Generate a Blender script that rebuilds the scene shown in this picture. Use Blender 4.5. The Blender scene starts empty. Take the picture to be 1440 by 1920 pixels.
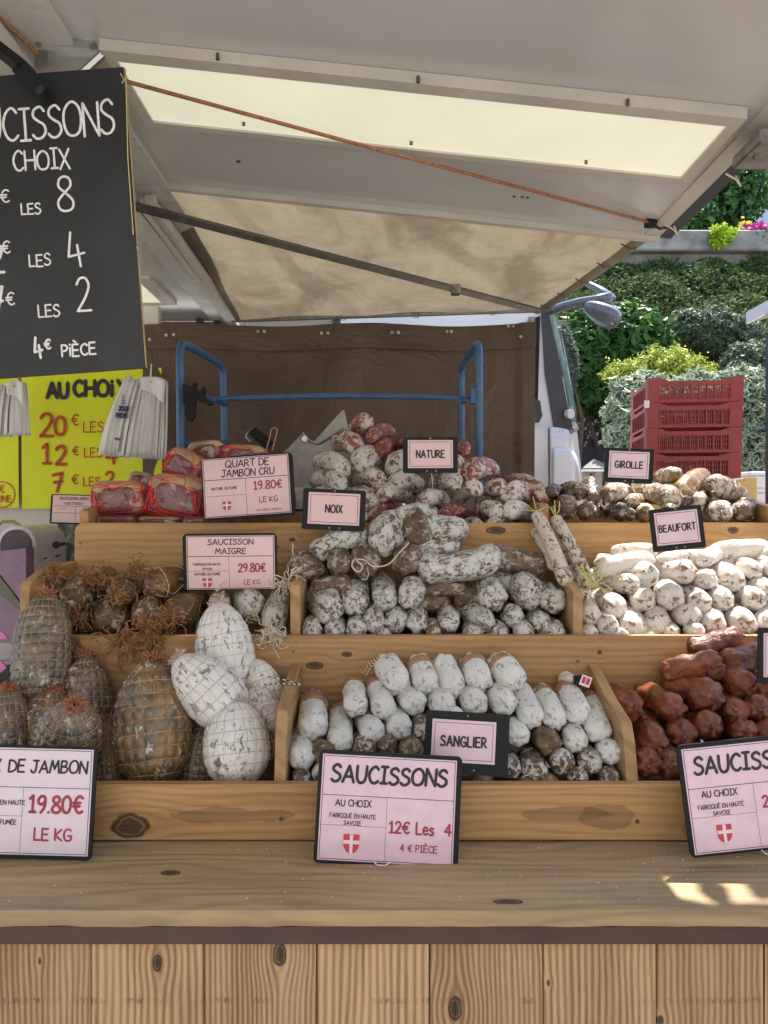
import bpy, math, random
import numpy as np
from mathutils import Vector, Matrix, noise as mnoise

random.seed(7)
C = bpy.context.scene.collection
SC = bpy.context.scene
F = 1400.0
CAMZ = 1.5

# ------------------------------------------------------------------ camera, world, sun
cam_d = bpy.data.cameras.new('camera')
cam_d.sensor_fit = 'HORIZONTAL'
cam_d.sensor_width = 36.0
cam_d.lens = 35.0
cam_d.clip_start = 0.05
cam_d.clip_end = 600
cam = bpy.data.objects.new('camera', cam_d)
C.objects.link(cam)
cam.location = (0, 0, CAMZ)
cam.rotation_euler = (math.radians(90), 0, 0)
SC.camera = cam

SUN = Vector((0.25, 0.40, 1.0)).normalized()
elev = math.asin(SUN.z)
azim = math.atan2(SUN.x, SUN.y)
W = bpy.data.worlds.new('World')
SC.world = W
W.use_nodes = True
wn = W.node_tree.nodes
sky = wn.new('ShaderNodeTexSky')
sky.sky_type = 'NISHITA'
sky.sun_disc = False
sky.sun_elevation = elev
sky.sun_rotation = azim
sky.altitude = 300
sky.dust_density = 1.6
sky.ozone_density = 0.7
bg = wn['Background']
bg.inputs['Strength'].default_value = 0.15
W.node_tree.links.new(sky.outputs[0], bg.inputs[0])
sl = bpy.data.lights.new('sun', 'SUN')
sl.energy = 3.6
sl.angle = math.radians(0.5)
sl.color = (1.0, 0.93, 0.82)
so = bpy.data.objects.new('sun', sl)
C.objects.link(so)
so.rotation_euler = SUN.to_track_quat('Z', 'Y').to_euler()
so.location = (3, 4, 12)
SC.view_settings.view_transform = 'Standard'
SC.view_settings.look = 'None'
SC.view_settings.gamma = 1
SC.view_settings.use_curve_mapping = False
SC.view_settings.exposure = 1.70

# ------------------------------------------------------------------ helpers
def P(px, py, d):
    return Vector(((px - 720) / F * d, d, CAMZ - (py - 960) / F * d))

ORG = {}
def org(o):
    return ORG.get(o.name, Vector((0, 0, 0)))

def tag(o, label=None, cat=None, group=None, kind=None):
    if label: o['label'] = label
    if cat: o['category'] = cat
    if group: o['group'] = group
    if kind: o['kind'] = kind
    return o

def empty(name, loc, label, cat, group=None, rot=None):
    o = bpy.data.objects.new(name, None)
    o.empty_display_size = 0.05
    C.objects.link(o)
    if rot is not None:
        o.matrix_world = Matrix.Translation(loc) @ rot.to_4x4()
    else:
        o.location = loc
        ORG[o.name] = Vector(loc)
    return tag(o, label, cat, group)

class MB:
    """collects shapes, builds ONE mesh object"""
    def __init__(s):
        s.v = []; s.f = []; s.n = 0
    def add(s, vs, fs):
        b = s.n
        s.v.extend([tuple(x) for x in vs]); s.n = len(s.v)
        s.f.extend([tuple(b + i for i in f) for f in fs])
        return s
    def box(s, c, size, M=None):
        c = Vector(c); h = Vector(size) / 2
        vs = [Vector((x, y, z)) for x in (-h.x, h.x) for y in (-h.y, h.y) for z in (-h.z, h.z)]
        vs = [c + (M @ v if M else v) for v in vs]
        return s.add(vs, [(0,1,3,2),(4,6,7,5),(0,4,5,1),(2,3,7,6),(0,2,6,4),(1,5,7,3)])
    def bbox(s, lo, hi, ch=0.0):
        """axis box from corner to corner, with chamfered long edges when ch > 0"""
        lo = Vector(lo); hi = Vector(hi)
        if ch <= 0:
            return s.box((lo + hi) / 2, hi - lo)
        c = (lo + hi) / 2; h = (hi - lo) / 2
        vs = []; idx = {}
        for sx in (-1, 1):
            for sy in (-1, 1):
                for sz in (-1, 1):
                    for k in range(3):
                        p = [sx * (h.x - ch), sy * (h.y - ch), sz * (h.z - ch)]
                        p[k] = (sx * h.x, sy * h.y, sz * h.z)[k]
                        idx[(sx, sy, sz, k)] = len(vs); vs.append(c + Vector(p))
        fs = []
        for k in range(3):
            a, b = [i for i in range(3) if i != k]
            for sg in (-1, 1):
                q = []
                for (u, v) in ((-1,-1),(1,-1),(1,1),(-1,1)):
                    t = [0,0,0]; t[k] = sg; t[a] = u; t[b] = v
                    q.append(idx[(t[0],t[1],t[2],k)])
                fs.append(tuple(q))
        for k in range(3):
            a, b = [i for i in range(3) if i != k]
            for u in (-1, 1):
                for v in (-1, 1):
                    t1 = [0,0,0]; t1[a] = u; t1[b] = v; t1[k] = -1
                    t2 = list(t1); t2[k] = 1
                    fs.append((idx[(*t1, a)], idx[(*t2, a)], idx[(*t2, b)], idx[(*t1, b)]))
        for sx in (-1, 1):
            for sy in (-1, 1):
                for sz in (-1, 1):
                    fs.append(tuple(idx[(sx, sy, sz, k)] for k in range(3)))
        return s.add(vs, fs)
    def tube(s, pts, r, n=6, flat=None, cap=True):
        """tube along pts; r number or list; flat=(normal, factor) squashes it along normal"""
        pts = [Vector(p) for p in pts]
        m = len(pts)
        rs = r if isinstance(r, (list, tuple)) else [r] * m
        base = s.n
        up = None
        vs = []
        for i, p in enumerate(pts):
            t = (pts[min(i + 1, m - 1)] - pts[max(i - 1, 0)])
            if t.length < 1e-9: t = Vector((0, 0, 1))
            t.normalize()
            if flat:
                w = Vector(flat[0]); u = t.cross(w)
                if u.length < 1e-6: u = Vector((1, 0, 0))
                u.normalize(); w = w * flat[1]
            else:
                if up is None:
                    up = Vector((0, 0, 1)) if abs(t.z) < .9 else Vector((1, 0, 0))
                u = t.cross(up)
                if u.length < 1e-6: u = t.orthogonal()
                u.normalize(); w = u.cross(t).normalized(); up = w
            for k in range(n):
                a = 2 * math.pi * k / n
                vs.append(p + (u * math.cos(a) + w * math.sin(a)) * rs[i])
        fs = []
        for i in range(m - 1):
            for k in range(n):
                k2 = (k + 1) % n
                fs.append((i*n+k, i*n+k2, (i+1)*n+k2, (i+1)*n+k))
        if cap:
            fs.append(tuple(range(n - 1, -1, -1)))
            fs.append(tuple((m - 1) * n + k for k in range(n)))
        return s.add(vs, fs)
    def prism(s, poly, dirv):
        """poly: list of 3D points; extruded by dirv"""
        poly = [Vector(p) for p in poly]; n = len(poly); dv = Vector(dirv)
        vs = poly + [p + dv for p in poly]
        fs = [tuple(range(n)), tuple(range(2*n - 1, n - 1, -1))]
        fs += [(i, i + n, (i+1) % n + n, (i+1) % n) for i in range(n)]
        return s.add(vs, fs)
    def grid(s, fn, nu, nv, closeu=False):
        vs = [fn(i / nu, j / nv) for i in range(nu + (0 if closeu else 1)) for j in range(nv + 1)]
        fs = []
        m = nv + 1
        cu = nu if closeu else nu
        for i in range(cu):
            i2 = (i + 1) % nu if closeu else i + 1
            for j in range(nv):
                fs.append((i*m+j, i2*m+j, i2*m+j+1, i*m+j+1))
        return s.add(vs, fs)
    def build(s, name, mat, parent=None, smooth=False, local=False, origin=None, solid=None):
        me = bpy.data.meshes.new(name)
        V = [Vector(v) for v in s.v]
        if parent is not None:
            o0 = Vector((0, 0, 0)) if local else org(parent)
        else:
            if origin is None:
                xs = np.array(s.v)
                lo = xs.min(0); hi = xs.max(0)
                origin = Vector(((lo[0]+hi[0])/2, (lo[1]+hi[1])/2, lo[2]))
            o0 = Vector(origin)
        me.from_pydata([v - o0 for v in V], [], s.f)
        me.update()
        if smooth:
            me.polygons.foreach_set('use_smooth', [True] * len(me.polygons))
        if mat: me.materials.append(mat)
        o = bpy.data.objects.new(name, me)
        C.objects.link(o)
        if parent is not None:
            o.parent = parent
            ORG[o.name] = o0
        else:
            o.location = o0
            ORG[o.name] = o0
        if solid:
            md = o.modifiers.new('Solidify', 'SOLIDIFY'); md.thickness = solid; md.offset = 0
        return o

# ------------------------------------------------------------------ materials
class NT:
    def __init__(s, name):
        s.m = bpy.data.materials.new(name); s.m.use_nodes = True
        s.t = s.m.node_tree; s.nodes = s.t.nodes
        s.bsdf = s.nodes['Principled BSDF']; s.out = s.nodes['Material Output']
    def link(s, a, b): s.t.links.new(a, b)
    def setin(s, sock, v):
        if isinstance(v, bpy.types.NodeSocket): s.link(v, sock)
        elif isinstance(v, (tuple, list)) and len(v) == 3 and sock.type == 'RGBA': sock.default_value = (*v, 1)
        else: sock.default_value = v
    def new(s, typ, **kw):
        n = s.nodes.new(typ)
        for k, v in kw.items(): setattr(n, k, v)
        return n
    def math(s, op, a, b=None, c=None, clamp=False):
        n = s.new('ShaderNodeMath', operation=op, use_clamp=clamp)
        s.setin(n.inputs[0], a)
        if b is not None: s.setin(n.inputs[1], b)
        if c is not None: s.setin(n.inputs[2], c)
        return n.outputs[0]
    def vmath(s, op, a, b=None):
        n = s.new('ShaderNodeVectorMath', operation=op)
        s.setin(n.inputs[0], a)
        if b is not None: s.setin(n.inputs[1], b)
        return n.outputs[0]
    def ramp(s, v, lo, hi, a=0.0, b=1.0, smooth=True):
        n = s.new('ShaderNodeMapRange', interpolation_type='SMOOTHSTEP' if smooth else 'LINEAR')
        s.setin(n.inputs['Value'], v)
        n.inputs['From Min'].default_value = lo; n.inputs['From Max'].default_value = hi
        n.inputs['To Min'].default_value = a; n.inputs['To Max'].default_value = b
        return n.outputs['Result']
    def mix(s, f, a, b, blend='MIX'):
        n = s.new('ShaderNodeMix', data_type='RGBA', blend_type=blend)
        s.setin(n.inputs['Factor'], f); s.setin(n.inputs['A'], a); s.setin(n.inputs['B'], b)
        return n.outputs['Result']
    def noise(s, vec, scale, detail=3, rough=.55, dist=0.0, col=False):
        n = s.new('ShaderNodeTexNoise')
        if vec is not None: s.link(vec, n.inputs['Vector'])
        n.inputs['Scale'].default_value = scale; n.inputs['Detail'].default_value = detail
        n.inputs['Roughness'].default_value = rough; n.inputs['Distortion'].default_value = dist
        return n.outputs['Color' if col else 'Fac']
    def voro(s, vec, scale, feature='F1'):
        n = s.new('ShaderNodeTexVoronoi', feature=feature)
        if vec is not None: s.link(vec, n.inputs['Vector'])
        n.inputs['Scale'].default_value = scale
        return n.outputs['Distance']
    def objco(s, rnd=True, scale=(1, 1, 1)):
        tc = s.new('ShaderNodeTexCoord').outputs['Object']
        if scale != (1, 1, 1): tc = s.vmath('MULTIPLY', tc, scale)
        if rnd:
            r = s.new('ShaderNodeObjectInfo').outputs['Random']
            v = s.new('ShaderNodeCombineXYZ')
            s.link(s.math('MULTIPLY', r, 37.0), v.inputs[0]); s.link(s.math('MULTIPLY', r, 91.0), v.inputs[1]); s.link(s.math('MULTIPLY', r, 53.0), v.inputs[2])
            tc = s.vmath('ADD', tc, v.outputs[0])
        return tc
    def bump(s, h, strength=.4, dist=.002):
        n = s.new('ShaderNodeBump'); s.link(h, n.inputs['Height'])
        n.inputs['Strength'].default_value = strength; n.inputs['Distance'].default_value = dist
        s.link(n.outputs[0], s.bsdf.inputs['Normal'])
    def fin(s, col=None, rough=None, metal=None, **kw):
        if col is not None: s.setin(s.bsdf.inputs['Base Color'], col)
        if rough is not None: s.setin(s.bsdf.inputs['Roughness'], rough)
        if metal is not None: s.setin(s.bsdf.inputs['Metallic'], metal)
        for k, v in kw.items(): s.setin(s.bsdf.inputs[k.replace('_', ' ')], v)
        return s.m

def plain(name, col, rough=.5, metal=0.0, var=.12, scale=25, bump=.15, **kw):
    t = NT(name)
    co = t.objco(True)
    n = t.noise(co, scale, 4)
    n2 = t.noise(co, scale * 6, 3)
    d = tuple(c * (1 - var) for c in col); l = tuple(min(1, c * (1 + var)) for c in col)
    c = t.mix(t.ramp(n, .3, .7), d, l)
    if bump: t.bump(n2, bump, .001)
    return t.fin(c, t.ramp(n, .2, .8, max(0, rough - .08), min(1, rough + .08)), metal, **kw)

def mould(name, white, dark, mid, cover=.45, scale=45, soft=.06, rough=.8, bump=.55, specks=.0, streak=(.7, 1, 1), coat=0.0, dist=.9):
    """dried sausage skin: flour-like bloom broken by patches of bare skin"""
    t = NT(name)
    co = t.objco(True, streak)
    big = t.noise(co, scale * .35, 2)
    n1 = t.noise(co, scale, 6, .62, dist)
    n1b = t.math('ADD', t.math('MULTIPLY', t.math('SUBTRACT', big, .5), .45), n1)
    mask = t.ramp(n1b, cover - soft, cover + soft)          # 1 = bloom, 0 = bare skin
    n3 = t.noise(co, scale * .6, 3, .5, .4)
    bare = t.mix(t.ramp(n3, .35, .65), dark, mid)
    fine = t.noise(co, scale * 5, 4, .7)
    wh = t.mix(t.ramp(fine, .3, .7), tuple(c * .80 for c in white), white)
    col = t.mix(mask, bare, wh)
    if specks > 0:
        v = t.noise(co, scale * 2.6, 2, .5, .3)
        sp = t.ramp(v, .66 - specks * .1, .70 - specks * .1)
        col = t.mix(t.math('MULTIPLY', sp, .85), col, dark)
    h = t.math('ADD', t.math('MULTIPLY', mask, .5), t.math('ADD', t.math('MULTIPLY', fine, .4), t.math('MULTIPLY', t.noise(co, scale * 1.6, 3, .6, 1.2), 1.0)))
    t.bump(h, bump, .0035)
    return t.fin(col, t.math('MULTIPLY_ADD', mask, .3, rough - .32), Coat_Weight=coat, Coat_Roughness=.22)

def wood(name, axis, light, dark, K=160, amp=3.0, knots=(), rough=.62, relief=.25, grey=0.0, fineK=1.0, lines=.55, seed=0.0, stains=(), scuff=None):
    """pine: growth rings as bands across the board, closed round each knot. axis: 'X','Y','Z' = grain direction (world)"""
    t = NT(name)
    pos = t.new('ShaderNodeNewGeometry').outputs['Position']
    sp = t.new('ShaderNodeSeparateXYZ'); t.link(pos, sp.inputs[0])
    x, y, z = sp.outputs
    if axis == 'X': U, V = x, t.math('ADD', z, t.math('MULTIPLY', y, .9))
    elif axis == 'T': U, V = x, t.math('ADD', y, t.math('MULTIPLY', z, .6))
    elif axis == 'Y': U, V = y, t.math('ADD', z, t.math('MULTIPLY', x, .8))
    else: U, V = z, t.math('ADD', x, t.math('MULTIPLY', y, .8))
    def uv(su, sv, off=0.0):
        c = t.new('ShaderNodeCombineXYZ')
        t.link(t.math('MULTIPLY', U, su), c.inputs[0]); t.link(t.math('MULTIPLY', V, sv), c.inputs[1]); c.inputs[2].default_value = seed + off
        return c.outputs[0]
    warp = t.noise(uv(1.6, 7), 1.0, 3, .5, .3)
    ph = t.math('ADD', t.math('MULTIPLY', V, K), t.math('MULTIPLY', warp, amp * 6.28))
    core = None
    push_all = None
    for (u0, v0, a, b) in knots:
        du = t.math('DIVIDE', t.math('SUBTRACT', U, u0), a); dv = t.math('DIVIDE', t.math('SUBTRACT', V, v0), b)
        du2 = t.math('MULTIPLY', du, du); dv2 = t.math('MULTIPLY', dv, dv)
        den = t.math('ADD', t.math('SQRT', t.math('ADD', t.math('MULTIPLY', du2, .10), dv2)), .45)
        ex = t.math('POWER', 2.718, t.math('MULTIPLY', t.math('ADD', t.math('MULTIPLY', du2, .16), t.math('MULTIPLY', dv2, .05)), -1.0))
        pu = t.math('MULTIPLY', t.math('MULTIPLY', t.math('DIVIDE', dv, den), ex), 1.5 * b * K)
        push_all = pu if push_all is None else t.math('ADD', push_all, pu)
        wob = t.math('MULTIPLY', t.math('SUBTRACT', t.noise(uv(60, 60, u0), 1.0, 2), .5), .5)
        r = t.math('ADD', t.math('SQRT', t.math('ADD', du2, dv2)), wob)
        cr = t.math('MAXIMUM', t.ramp(r, .60, .85, .97, 0.0), t.math('MULTIPLY', t.ramp(r, .62, .86), t.ramp(r, .95, 1.2, 1.0, 0.0)))
        core = cr if core is None else t.math('MAXIMUM', core, cr)
    if push_all is not None: ph = t.math('SUBTRACT', ph, push_all)
    ring = t.math('MULTIPLY_ADD', t.math('SINE', ph), .5, .5)
    ring = t.math('POWER', ring, 1.7)
    fine = t.noise(uv(9, 420 * fineK), 1.0, 4, .6)
    broad = t.noise(uv(2.2, 16), 1.0, 3, .55, .5)
    f = t.math('ADD', t.math('MULTIPLY', ring, lines), t.math('MULTIPLY', t.math('SUBTRACT', fine, .35), .55))
    mid = t.noise(uv(3.2, 120), 1.0, 5, .7)
    f = t.math('ADD', f, t.math('MULTIPLY', t.math('SUBTRACT', mid, .5), 1.15))
    f = t.math('ADD', f, t.math('MULTIPLY', t.math('SUBTRACT', broad, .5), 1.35), clamp=True)
    col = t.mix(f, light, dark)
    if scuff:
        sd = t.math('ABSOLUTE', t.math('SUBTRACT', U, scuff[0]))
        sn = t.noise(uv(90, 330, 9), 1.0, 3, .7)
        sm = t.math('MULTIPLY', t.ramp(sd, scuff[1] * .4, scuff[1] * 1.5, 1, 0), t.math('MULTIPLY', t.ramp(sn, .44, .60), t.ramp(t.noise(uv(2, 13, 5), 1.0, 2), .42, .55)))
        col = t.mix(t.math('MULTIPLY', sm, .75), col, (.17, .075, .03))
    if grey > 0:
        g = t.ramp(t.noise(uv(1.3, 9, 4.0), 1.0, 4, .6, .4), .40, .66)
        col = t.mix(t.math('MULTIPLY', g, grey), col, (.13, .115, .095))
    for (u0, v0, a, b) in stains:
        du = t.math('DIVIDE', t.math('SUBTRACT', U, u0), a); dv = t.math('DIVIDE', t.math('SUBTRACT', V, v0), b)
        wob = t.math('MULTIPLY', t.math('SUBTRACT', t.noise(uv(14, 30, u0 + 2), 1.0, 3), .5), 1.6)
        r = t.math('ADD', t.math('SQRT', t.math('ADD', t.math('MULTIPLY', du, du), t.math('MULTIPLY', dv, dv))), wob)
        col = t.mix(t.ramp(r, .93, 1.0, .42, 0.0), col, tuple(c * .42 for c in dark))
    if core is not None:
        kc = t.mix(t.noise(uv(90, 90, 3), 1.0, 3), (.05, .022, .011), (.014, .008, .006))
        col = t.mix(t.math('MULTIPLY', core, .93), col, kc)
    t.bump(t.math('ADD', t.math('MULTIPLY', ring, -1.0), t.math('MULTIPLY', fine, .6)), relief, .0022)
    return t.fin(col, rough)

WL, WD = (.47, .285, .125), (.235, .115, .042)
M = {}
M['white_saus'] = mould('white_floury_skin', (.80, .785, .745), (.26, .235, .21), (.46, .43, .39), cover=.395, scale=110, soft=.045, rough=.9, bump=.5)
M['dark_boar'] = mould('mottled_brown_skin', (.66, .63, .57), (.075, .045, .028), (.17, .10, .05), cover=.51, scale=80, rough=.72, bump=.6)
M['brown_boar'] = mould('brown_skin', (.50, .42, .32), (.09, .055, .028), (.19, .125, .06), cover=.62, scale=50, rough=.7, bump=.5)
M['nature'] = mould('pinkish_white_skin', (.76, .70, .63), (.16, .062, .04), (.27, .13, .09), cover=.445, scale=88, soft=.05, rough=.8, bump=.7)
M['red'] = mould('red_skin', (.62, .45, .38), (.17, .028, .018), (.30, .075, .045), cover=.58, scale=95, rough=.62, bump=.6)
M['redwhite'] = mould('red_and_white_skin', (.70, .60, .52), (.22, .045, .028), (.32, .10, .06), cover=.51, scale=80, rough=.72, bump=.65)
M['noix'] = mould('grey_white_skin', (.74, .72, .67), (.10, .06, .04), (.23, .155, .095), cover=.455, scale=110, soft=.08, rough=.8, bump=.9)
M['noix_dark'] = mould('dark_brown_skin', (.50, .455, .39), (.075, .042, .025), (.165, .095, .05), cover=.55, scale=75, soft=.09, rough=.66, bump=.8)
M['beaufort'] = mould('ivory_skin', (.78, .72, .655), (.17, .09, .055), (.32, .20, .13), cover=.395, scale=85, soft=.035, rough=.82, bump=.55)
M['girolle'] = mould('tan_wrinkled_skin', (.64, .56, .45), (.10, .055, .026), (.27, .155, .07), cover=.51, scale=55, rough=.66, bump=.9)
M['girolle_dark'] = mould('dark_tan_skin', (.52, .46, .37), (.055, .035, .022), (.14, .09, .05), cover=.56, scale=55, rough=.55, bump=.9)
M['amber'] = mould('amber_skin', (.62, .50, .34), (.22, .115, .04), (.36, .21, .08), cover=.60, scale=28, rough=.6, bump=.8)
M['speckled'] = mould('speckled_skin', (.70, .63, .53), (.13, .07, .04), (.22, .13, .08), cover=.43, scale=75, soft=.04, rough=.8, bump=.5)
M['rosette'] = mould('cream_and_brown_skin', (.58, .49, .36), (.075, .035, .016), (.17, .085, .035), cover=.545, scale=62, soft=.06, rough=.6, bump=.8)
M['olive'] = mould('olive_brown_skin', (.36, .25, .12), (.10, .06, .022), (.17, .11, .045), cover=.64, scale=20, soft=.1, rough=.45, bump=.4)
M['amber_rosette'] = mould('smooth_amber_skin', (.45, .33, .19), (.10, .048, .018), (.20, .10, .035), cover=.6, scale=24, soft=.08, rough=.5, bump=.5)
M['ham_dark'] = mould('grey_brown_ham_skin', (.62, .61, .57), (.085, .07, .05), (.17, .135, .085), cover=.645, scale=60, soft=.06, rough=.45, bump=.6, coat=.45)
M['ham_brown'] = mould('brown_ham_skin', (.66, .63, .56), (.11, .085, .05), (.25, .15, .055), cover=.63, scale=58, soft=.04, rough=.5, bump=.6, coat=.45)
M['ham_white'] = mould('white_ham_skin', (.80, .785, .75), (.15, .13, .11), (.34, .32, .28), cover=.405, scale=85, soft=.03, rough=.9, bump=.35, dist=.2)

def chorizo_mat():
    t = NT('smoked_red_skin')
    co = t.objco(True)
    n = t.noise(co, 22, 4, .6, .5); n2 = t.noise(co, 60, 3)
    w = t.noise(t.vmath('MULTIPLY', co, (.4, 1, 1)), 55, 5, .65, 1.8)
    c = t.mix(t.ramp(n, .32, .62), (.085, .017, .008), (.24, .058, .022))
    c = t.mix(t.ramp(n2, .52, .68, 0, .65), c, (.30, .15, .055))
    t.bump(w, .7, .007)
    return t.fin(c, t.ramp(n, .3, .7, .28, .42), 0.0, Coat_Weight=.15, Coat_Roughness=.3)
M['chorizo'] = chorizo_mat()

def meat_mat():
    t = NT('cured_ham_meat')
    co = t.objco(True)
    n = t.noise(co, 13, 5, .6, 1.4)
    n2 = t.noise(t.vmath('MULTIPLY', co, (1, 1, 3)), 40, 4, .65, 1.0)
    c = t.mix(t.ramp(n2, .35, .7), (.21, .06, .065), (.37, .165, .16))
    c = t.mix(t.ramp(n, .56, .62, 0, .85), c, (.66, .50, .40))
    t.bump(t.math('ADD', n2, t.noise(co, 32, 4, .7, 3)), 1.0, .010)
    return t.fin(c, .30, 0.0, Coat_Weight=1.0, Coat_Roughness=.08)
M['meat'] = meat_mat()
M['rind'] = plain('ham_rind', (.46, .29, .15), .4, var=.3, scale=20, bump=.4, Coat_Weight=.5)
M['rednet'] = plain('red_string', (.68, .03, .03), .6)
M['twine_brown'] = plain('brown_twine', (.30, .15, .062), .85, var=.4, scale=60)
M['twine_orange'] = plain('orange_twine', (.42, .16, .085), .85, var=.3, scale=60)
M['net_tan'] = plain('tan_netting', (.42, .235, .115), .85, var=.35, scale=40)
M['net_pink'] = plain('faded_netting', (.62, .46, .38), .9, var=.2, scale=40)
M['casing'] = plain('brown_casing', (.32, .20, .12), .6, var=.4, scale=120)
M['string'] = plain('pale_string', (.62, .55, .42), .9, var=.15, scale=60)
M['string_yellow'] = plain('yellow_string', (.60, .56, .20), .9)
M['kraft'] = plain('kraft_paper', (.36, .20, .115), .75, var=.15, scale=40, bump=.3)
M['frame_black'] = plain('black_plastic', (.010, .012, .013), .55, var=.2, bump=.08, Specular_IOR_Level=.25)
M['card_pink'] = plain('pink_card', (.72, .52, .60), .45, var=.05, scale=30, bump=.04, Coat_Weight=.5, Coat_Roughness=.15)
M['card_salmon'] = plain('salmon_card', (.74, .50, .50), .45, var=.03, scale=30, bump=.04, Coat_Weight=.5, Coat_Roughness=.15)
M['card_lilac'] = plain('pale_pink_card', (.74, .62, .69), .45, var=.03, scale=30, bump=.04, Coat_Weight=.5, Coat_Roughness=.15)
M['ink'] = plain('black_ink', (.03, .025, .035), .6, bump=0)
M['ink_red'] = plain('dark_red_ink', (.36, .045, .075), .6, bump=0)
M['emblem_red'] = plain('emblem_red', (.55, .05, .065), .6, bump=0)
M['emblem_white'] = plain('emblem_white', (.78, .66, .67), .6, bump=0)
M['chalk'] = plain('chalk_paint', (.78, .77, .74), .9, var=.12, scale=150)
M['steel'] = plain('brushed_steel', (.55, .55, .53), .32, 1.0, var=.12, scale=14)
M['galv'] = plain('dull_metal', (.33, .31, .28), .45, .8, var=.2, scale=30)
M['bar'] = plain('dark_bar', (.13, .12, .10), .4, .6, var=.2)
M['screw'] = plain('screw_metal', (.20, .17, .13), .4, .9)
M['blue'] = plain('blue_paint', (.045, .115, .24), .35, var=.15, scale=40)
M['rubber'] = plain('black_rubber', (.010, .010, .011), .6, Specular_IOR_Level=.3)
M['offwhite'] = plain('white_enamel', (.62, .59, .53), .25, var=.03, scale=5, bump=.02)
M['trim'] = plain('cream_trim', (.60, .55, .46), .35, var=.06, scale=8)
M['crate_red'] = plain('red_plastic', (.30, .042, .036), .45, var=.12)
M['crate_yellow'] = plain('yellow_plastic', (.66, .49, .19), .5, var=.08)
M['asphalt'] = plain('pale_paving', (.29, .28, .26), .9, var=.25, scale=4, bump=.4)
M['soil'] = plain('soil', (.035, .027, .020), .95, var=.4, scale=7, bump=.8)
M['gap_shade'] = plain('shade_dark_board', (.10, .06, .032), .8, var=.3, scale=8)  # tray floors darkened to put shade into the gaps between sausages
M['concrete'] = plain('old_concrete', (.26, .25, .225), .85, var=.35, scale=4, bump=.6)
M['bark'] = plain('bark', (.085, .06, .042), .9, var=.3, scale=30, bump=.8)
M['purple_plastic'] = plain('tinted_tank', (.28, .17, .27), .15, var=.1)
M['machine_white'] = plain('glossy_white_plastic', (.66, .60, .63), .2, var=.04)  # white tinted to paint in the pink light on the coffee machine
M['van_white'] = plain('white_vehicle_paint', (.76, .78, .82), .22, var=.02, scale=3, bump=0, Coat_Weight=.6, Coat_Roughness=.05)
M['van_dark'] = plain('dark_grey_plastic', (.05, .05, .056), .5, var=.1)
M['mirror_grey'] = plain('grey_plastic_shell', (.10, .12, .15), .28, var=.05, Coat_Weight=.4)

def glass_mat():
    t = NT('windscreen_reflection')
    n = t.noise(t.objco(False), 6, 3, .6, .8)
    return t.fin(t.mix(t.ramp(n, .4, .6), (.22, .38, .33), (.50, .62, .62)), .06, .0, Coat_Weight=1.0, Coat_Roughness=.02)  # pale and green blotches paint reflections into the glass
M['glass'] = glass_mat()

def tarp_mat():
    t = NT('brown_tarpaulin')
    co = t.objco(False)
    n = t.noise(co, 2.2, 5, .6, .8); f = t.noise(co, 220, 2)
    c = t.mix(t.ramp(n, .3, .7), (.070, .040, .022), (.105, .064, .038))
    t.bump(t.math('ADD', t.math('MULTIPLY', n, 6.0), t.math('MULTIPLY', f, .1)), .6, .01)
    return t.fin(c, .42)
M['tarp'] = tarp_mat()

def canvas_mat():
    t = NT('stained_beige_canvas')
    co = t.objco(False)
    n = t.noise(t.vmath('MULTIPLY', co, (1, .55, 1)), 3.2, 6, .66, .5)
    n2 = t.noise(co, 9, 5, .7, 1.0)
    f = t.noise(co, 260, 2)
    base = t.mix(t.ramp(n2, .3, .7), (.27, .225, .15), (.335, .28, .19))
    c = t.mix(t.ramp(n, .46, .66, 0, .8), base, (.17, .125, .08))
    wv = t.new('ShaderNodeTexWave', wave_type='BANDS'); t.link(co, wv.inputs['Vector'])
    wv.inputs['Scale'].default_value = .45; wv.inputs['Distortion'].default_value = 9; wv.inputs['Detail'].default_value = 2; wv.inputs['Detail Scale'].default_value = .8
    c = t.mix(t.ramp(wv.outputs['Fac'], .93, .995, 0, .30), c, (.13, .095, .065))
    t.bump(t.math('ADD', t.math('MULTIPLY', n, 4), f), .4, .006)
    m = t.fin(c, .85)
    tr = t.new('ShaderNodeBsdfTranslucent'); t.link(c, tr.inputs[0])
    mx = t.new('ShaderNodeMixShader'); mx.inputs[0].default_value = .22
    t.link(t.bsdf.outputs[0], mx.inputs[1]); t.link(tr.outputs[0], mx.inputs[2]); t.link(mx.outputs[0], t.out.inputs['Surface'])
    return m
M['canvas'] = canvas_mat()

def panel_mat(name='hatch_skin'):
    t = NT(name)
    co = t.objco(False)
    n = t.noise(co, 1.6, 4, .55, .6); s = t.noise(co, 90, 2)
    c = t.mix(t.ramp(n, .3, .7), (.55, .53, .48), (.61, .59, .54))
    c = t.mix(t.ramp(s, .80, .83, 0, .5), c, (.2, .17, .12))
    t.bump(n, .12, .02)
    return t.fin(c, .16)
M['panel'] = panel_mat()

def emis(name, col, st, rough=.4):
    t = NT(name)
    n = t.noise(t.objco(False), 4, 3)
    c = t.mix(t.ramp(n, .3, .7), tuple(x * .93 for x in col), col)
    return t.fin(c, rough, 0, Emission_Color=c, Emission_Strength=st)
M['lamp'] = emis('lit_lamp_diffuser', (.80, .78, .60), .20)

def board_mat():
    t = NT('blackboard')
    co = t.objco(False)
    n = t.noise(co, 6, 5, .6, .8); n2 = t.noise(co, 140, 3)
    c = t.mix(t.ramp(n, .35, .7), (.013, .013, .015), (.022, .022, .024))
    c = t.mix(t.ramp(n2, .74, .80, 0, .3), c, (.2, .2, .2))
    return t.fin(c, .42)
M['blackboard'] = board_mat()
M['raw_edge'] = plain('raw_wood_edge', (.42, .29, .15), .8)

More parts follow.
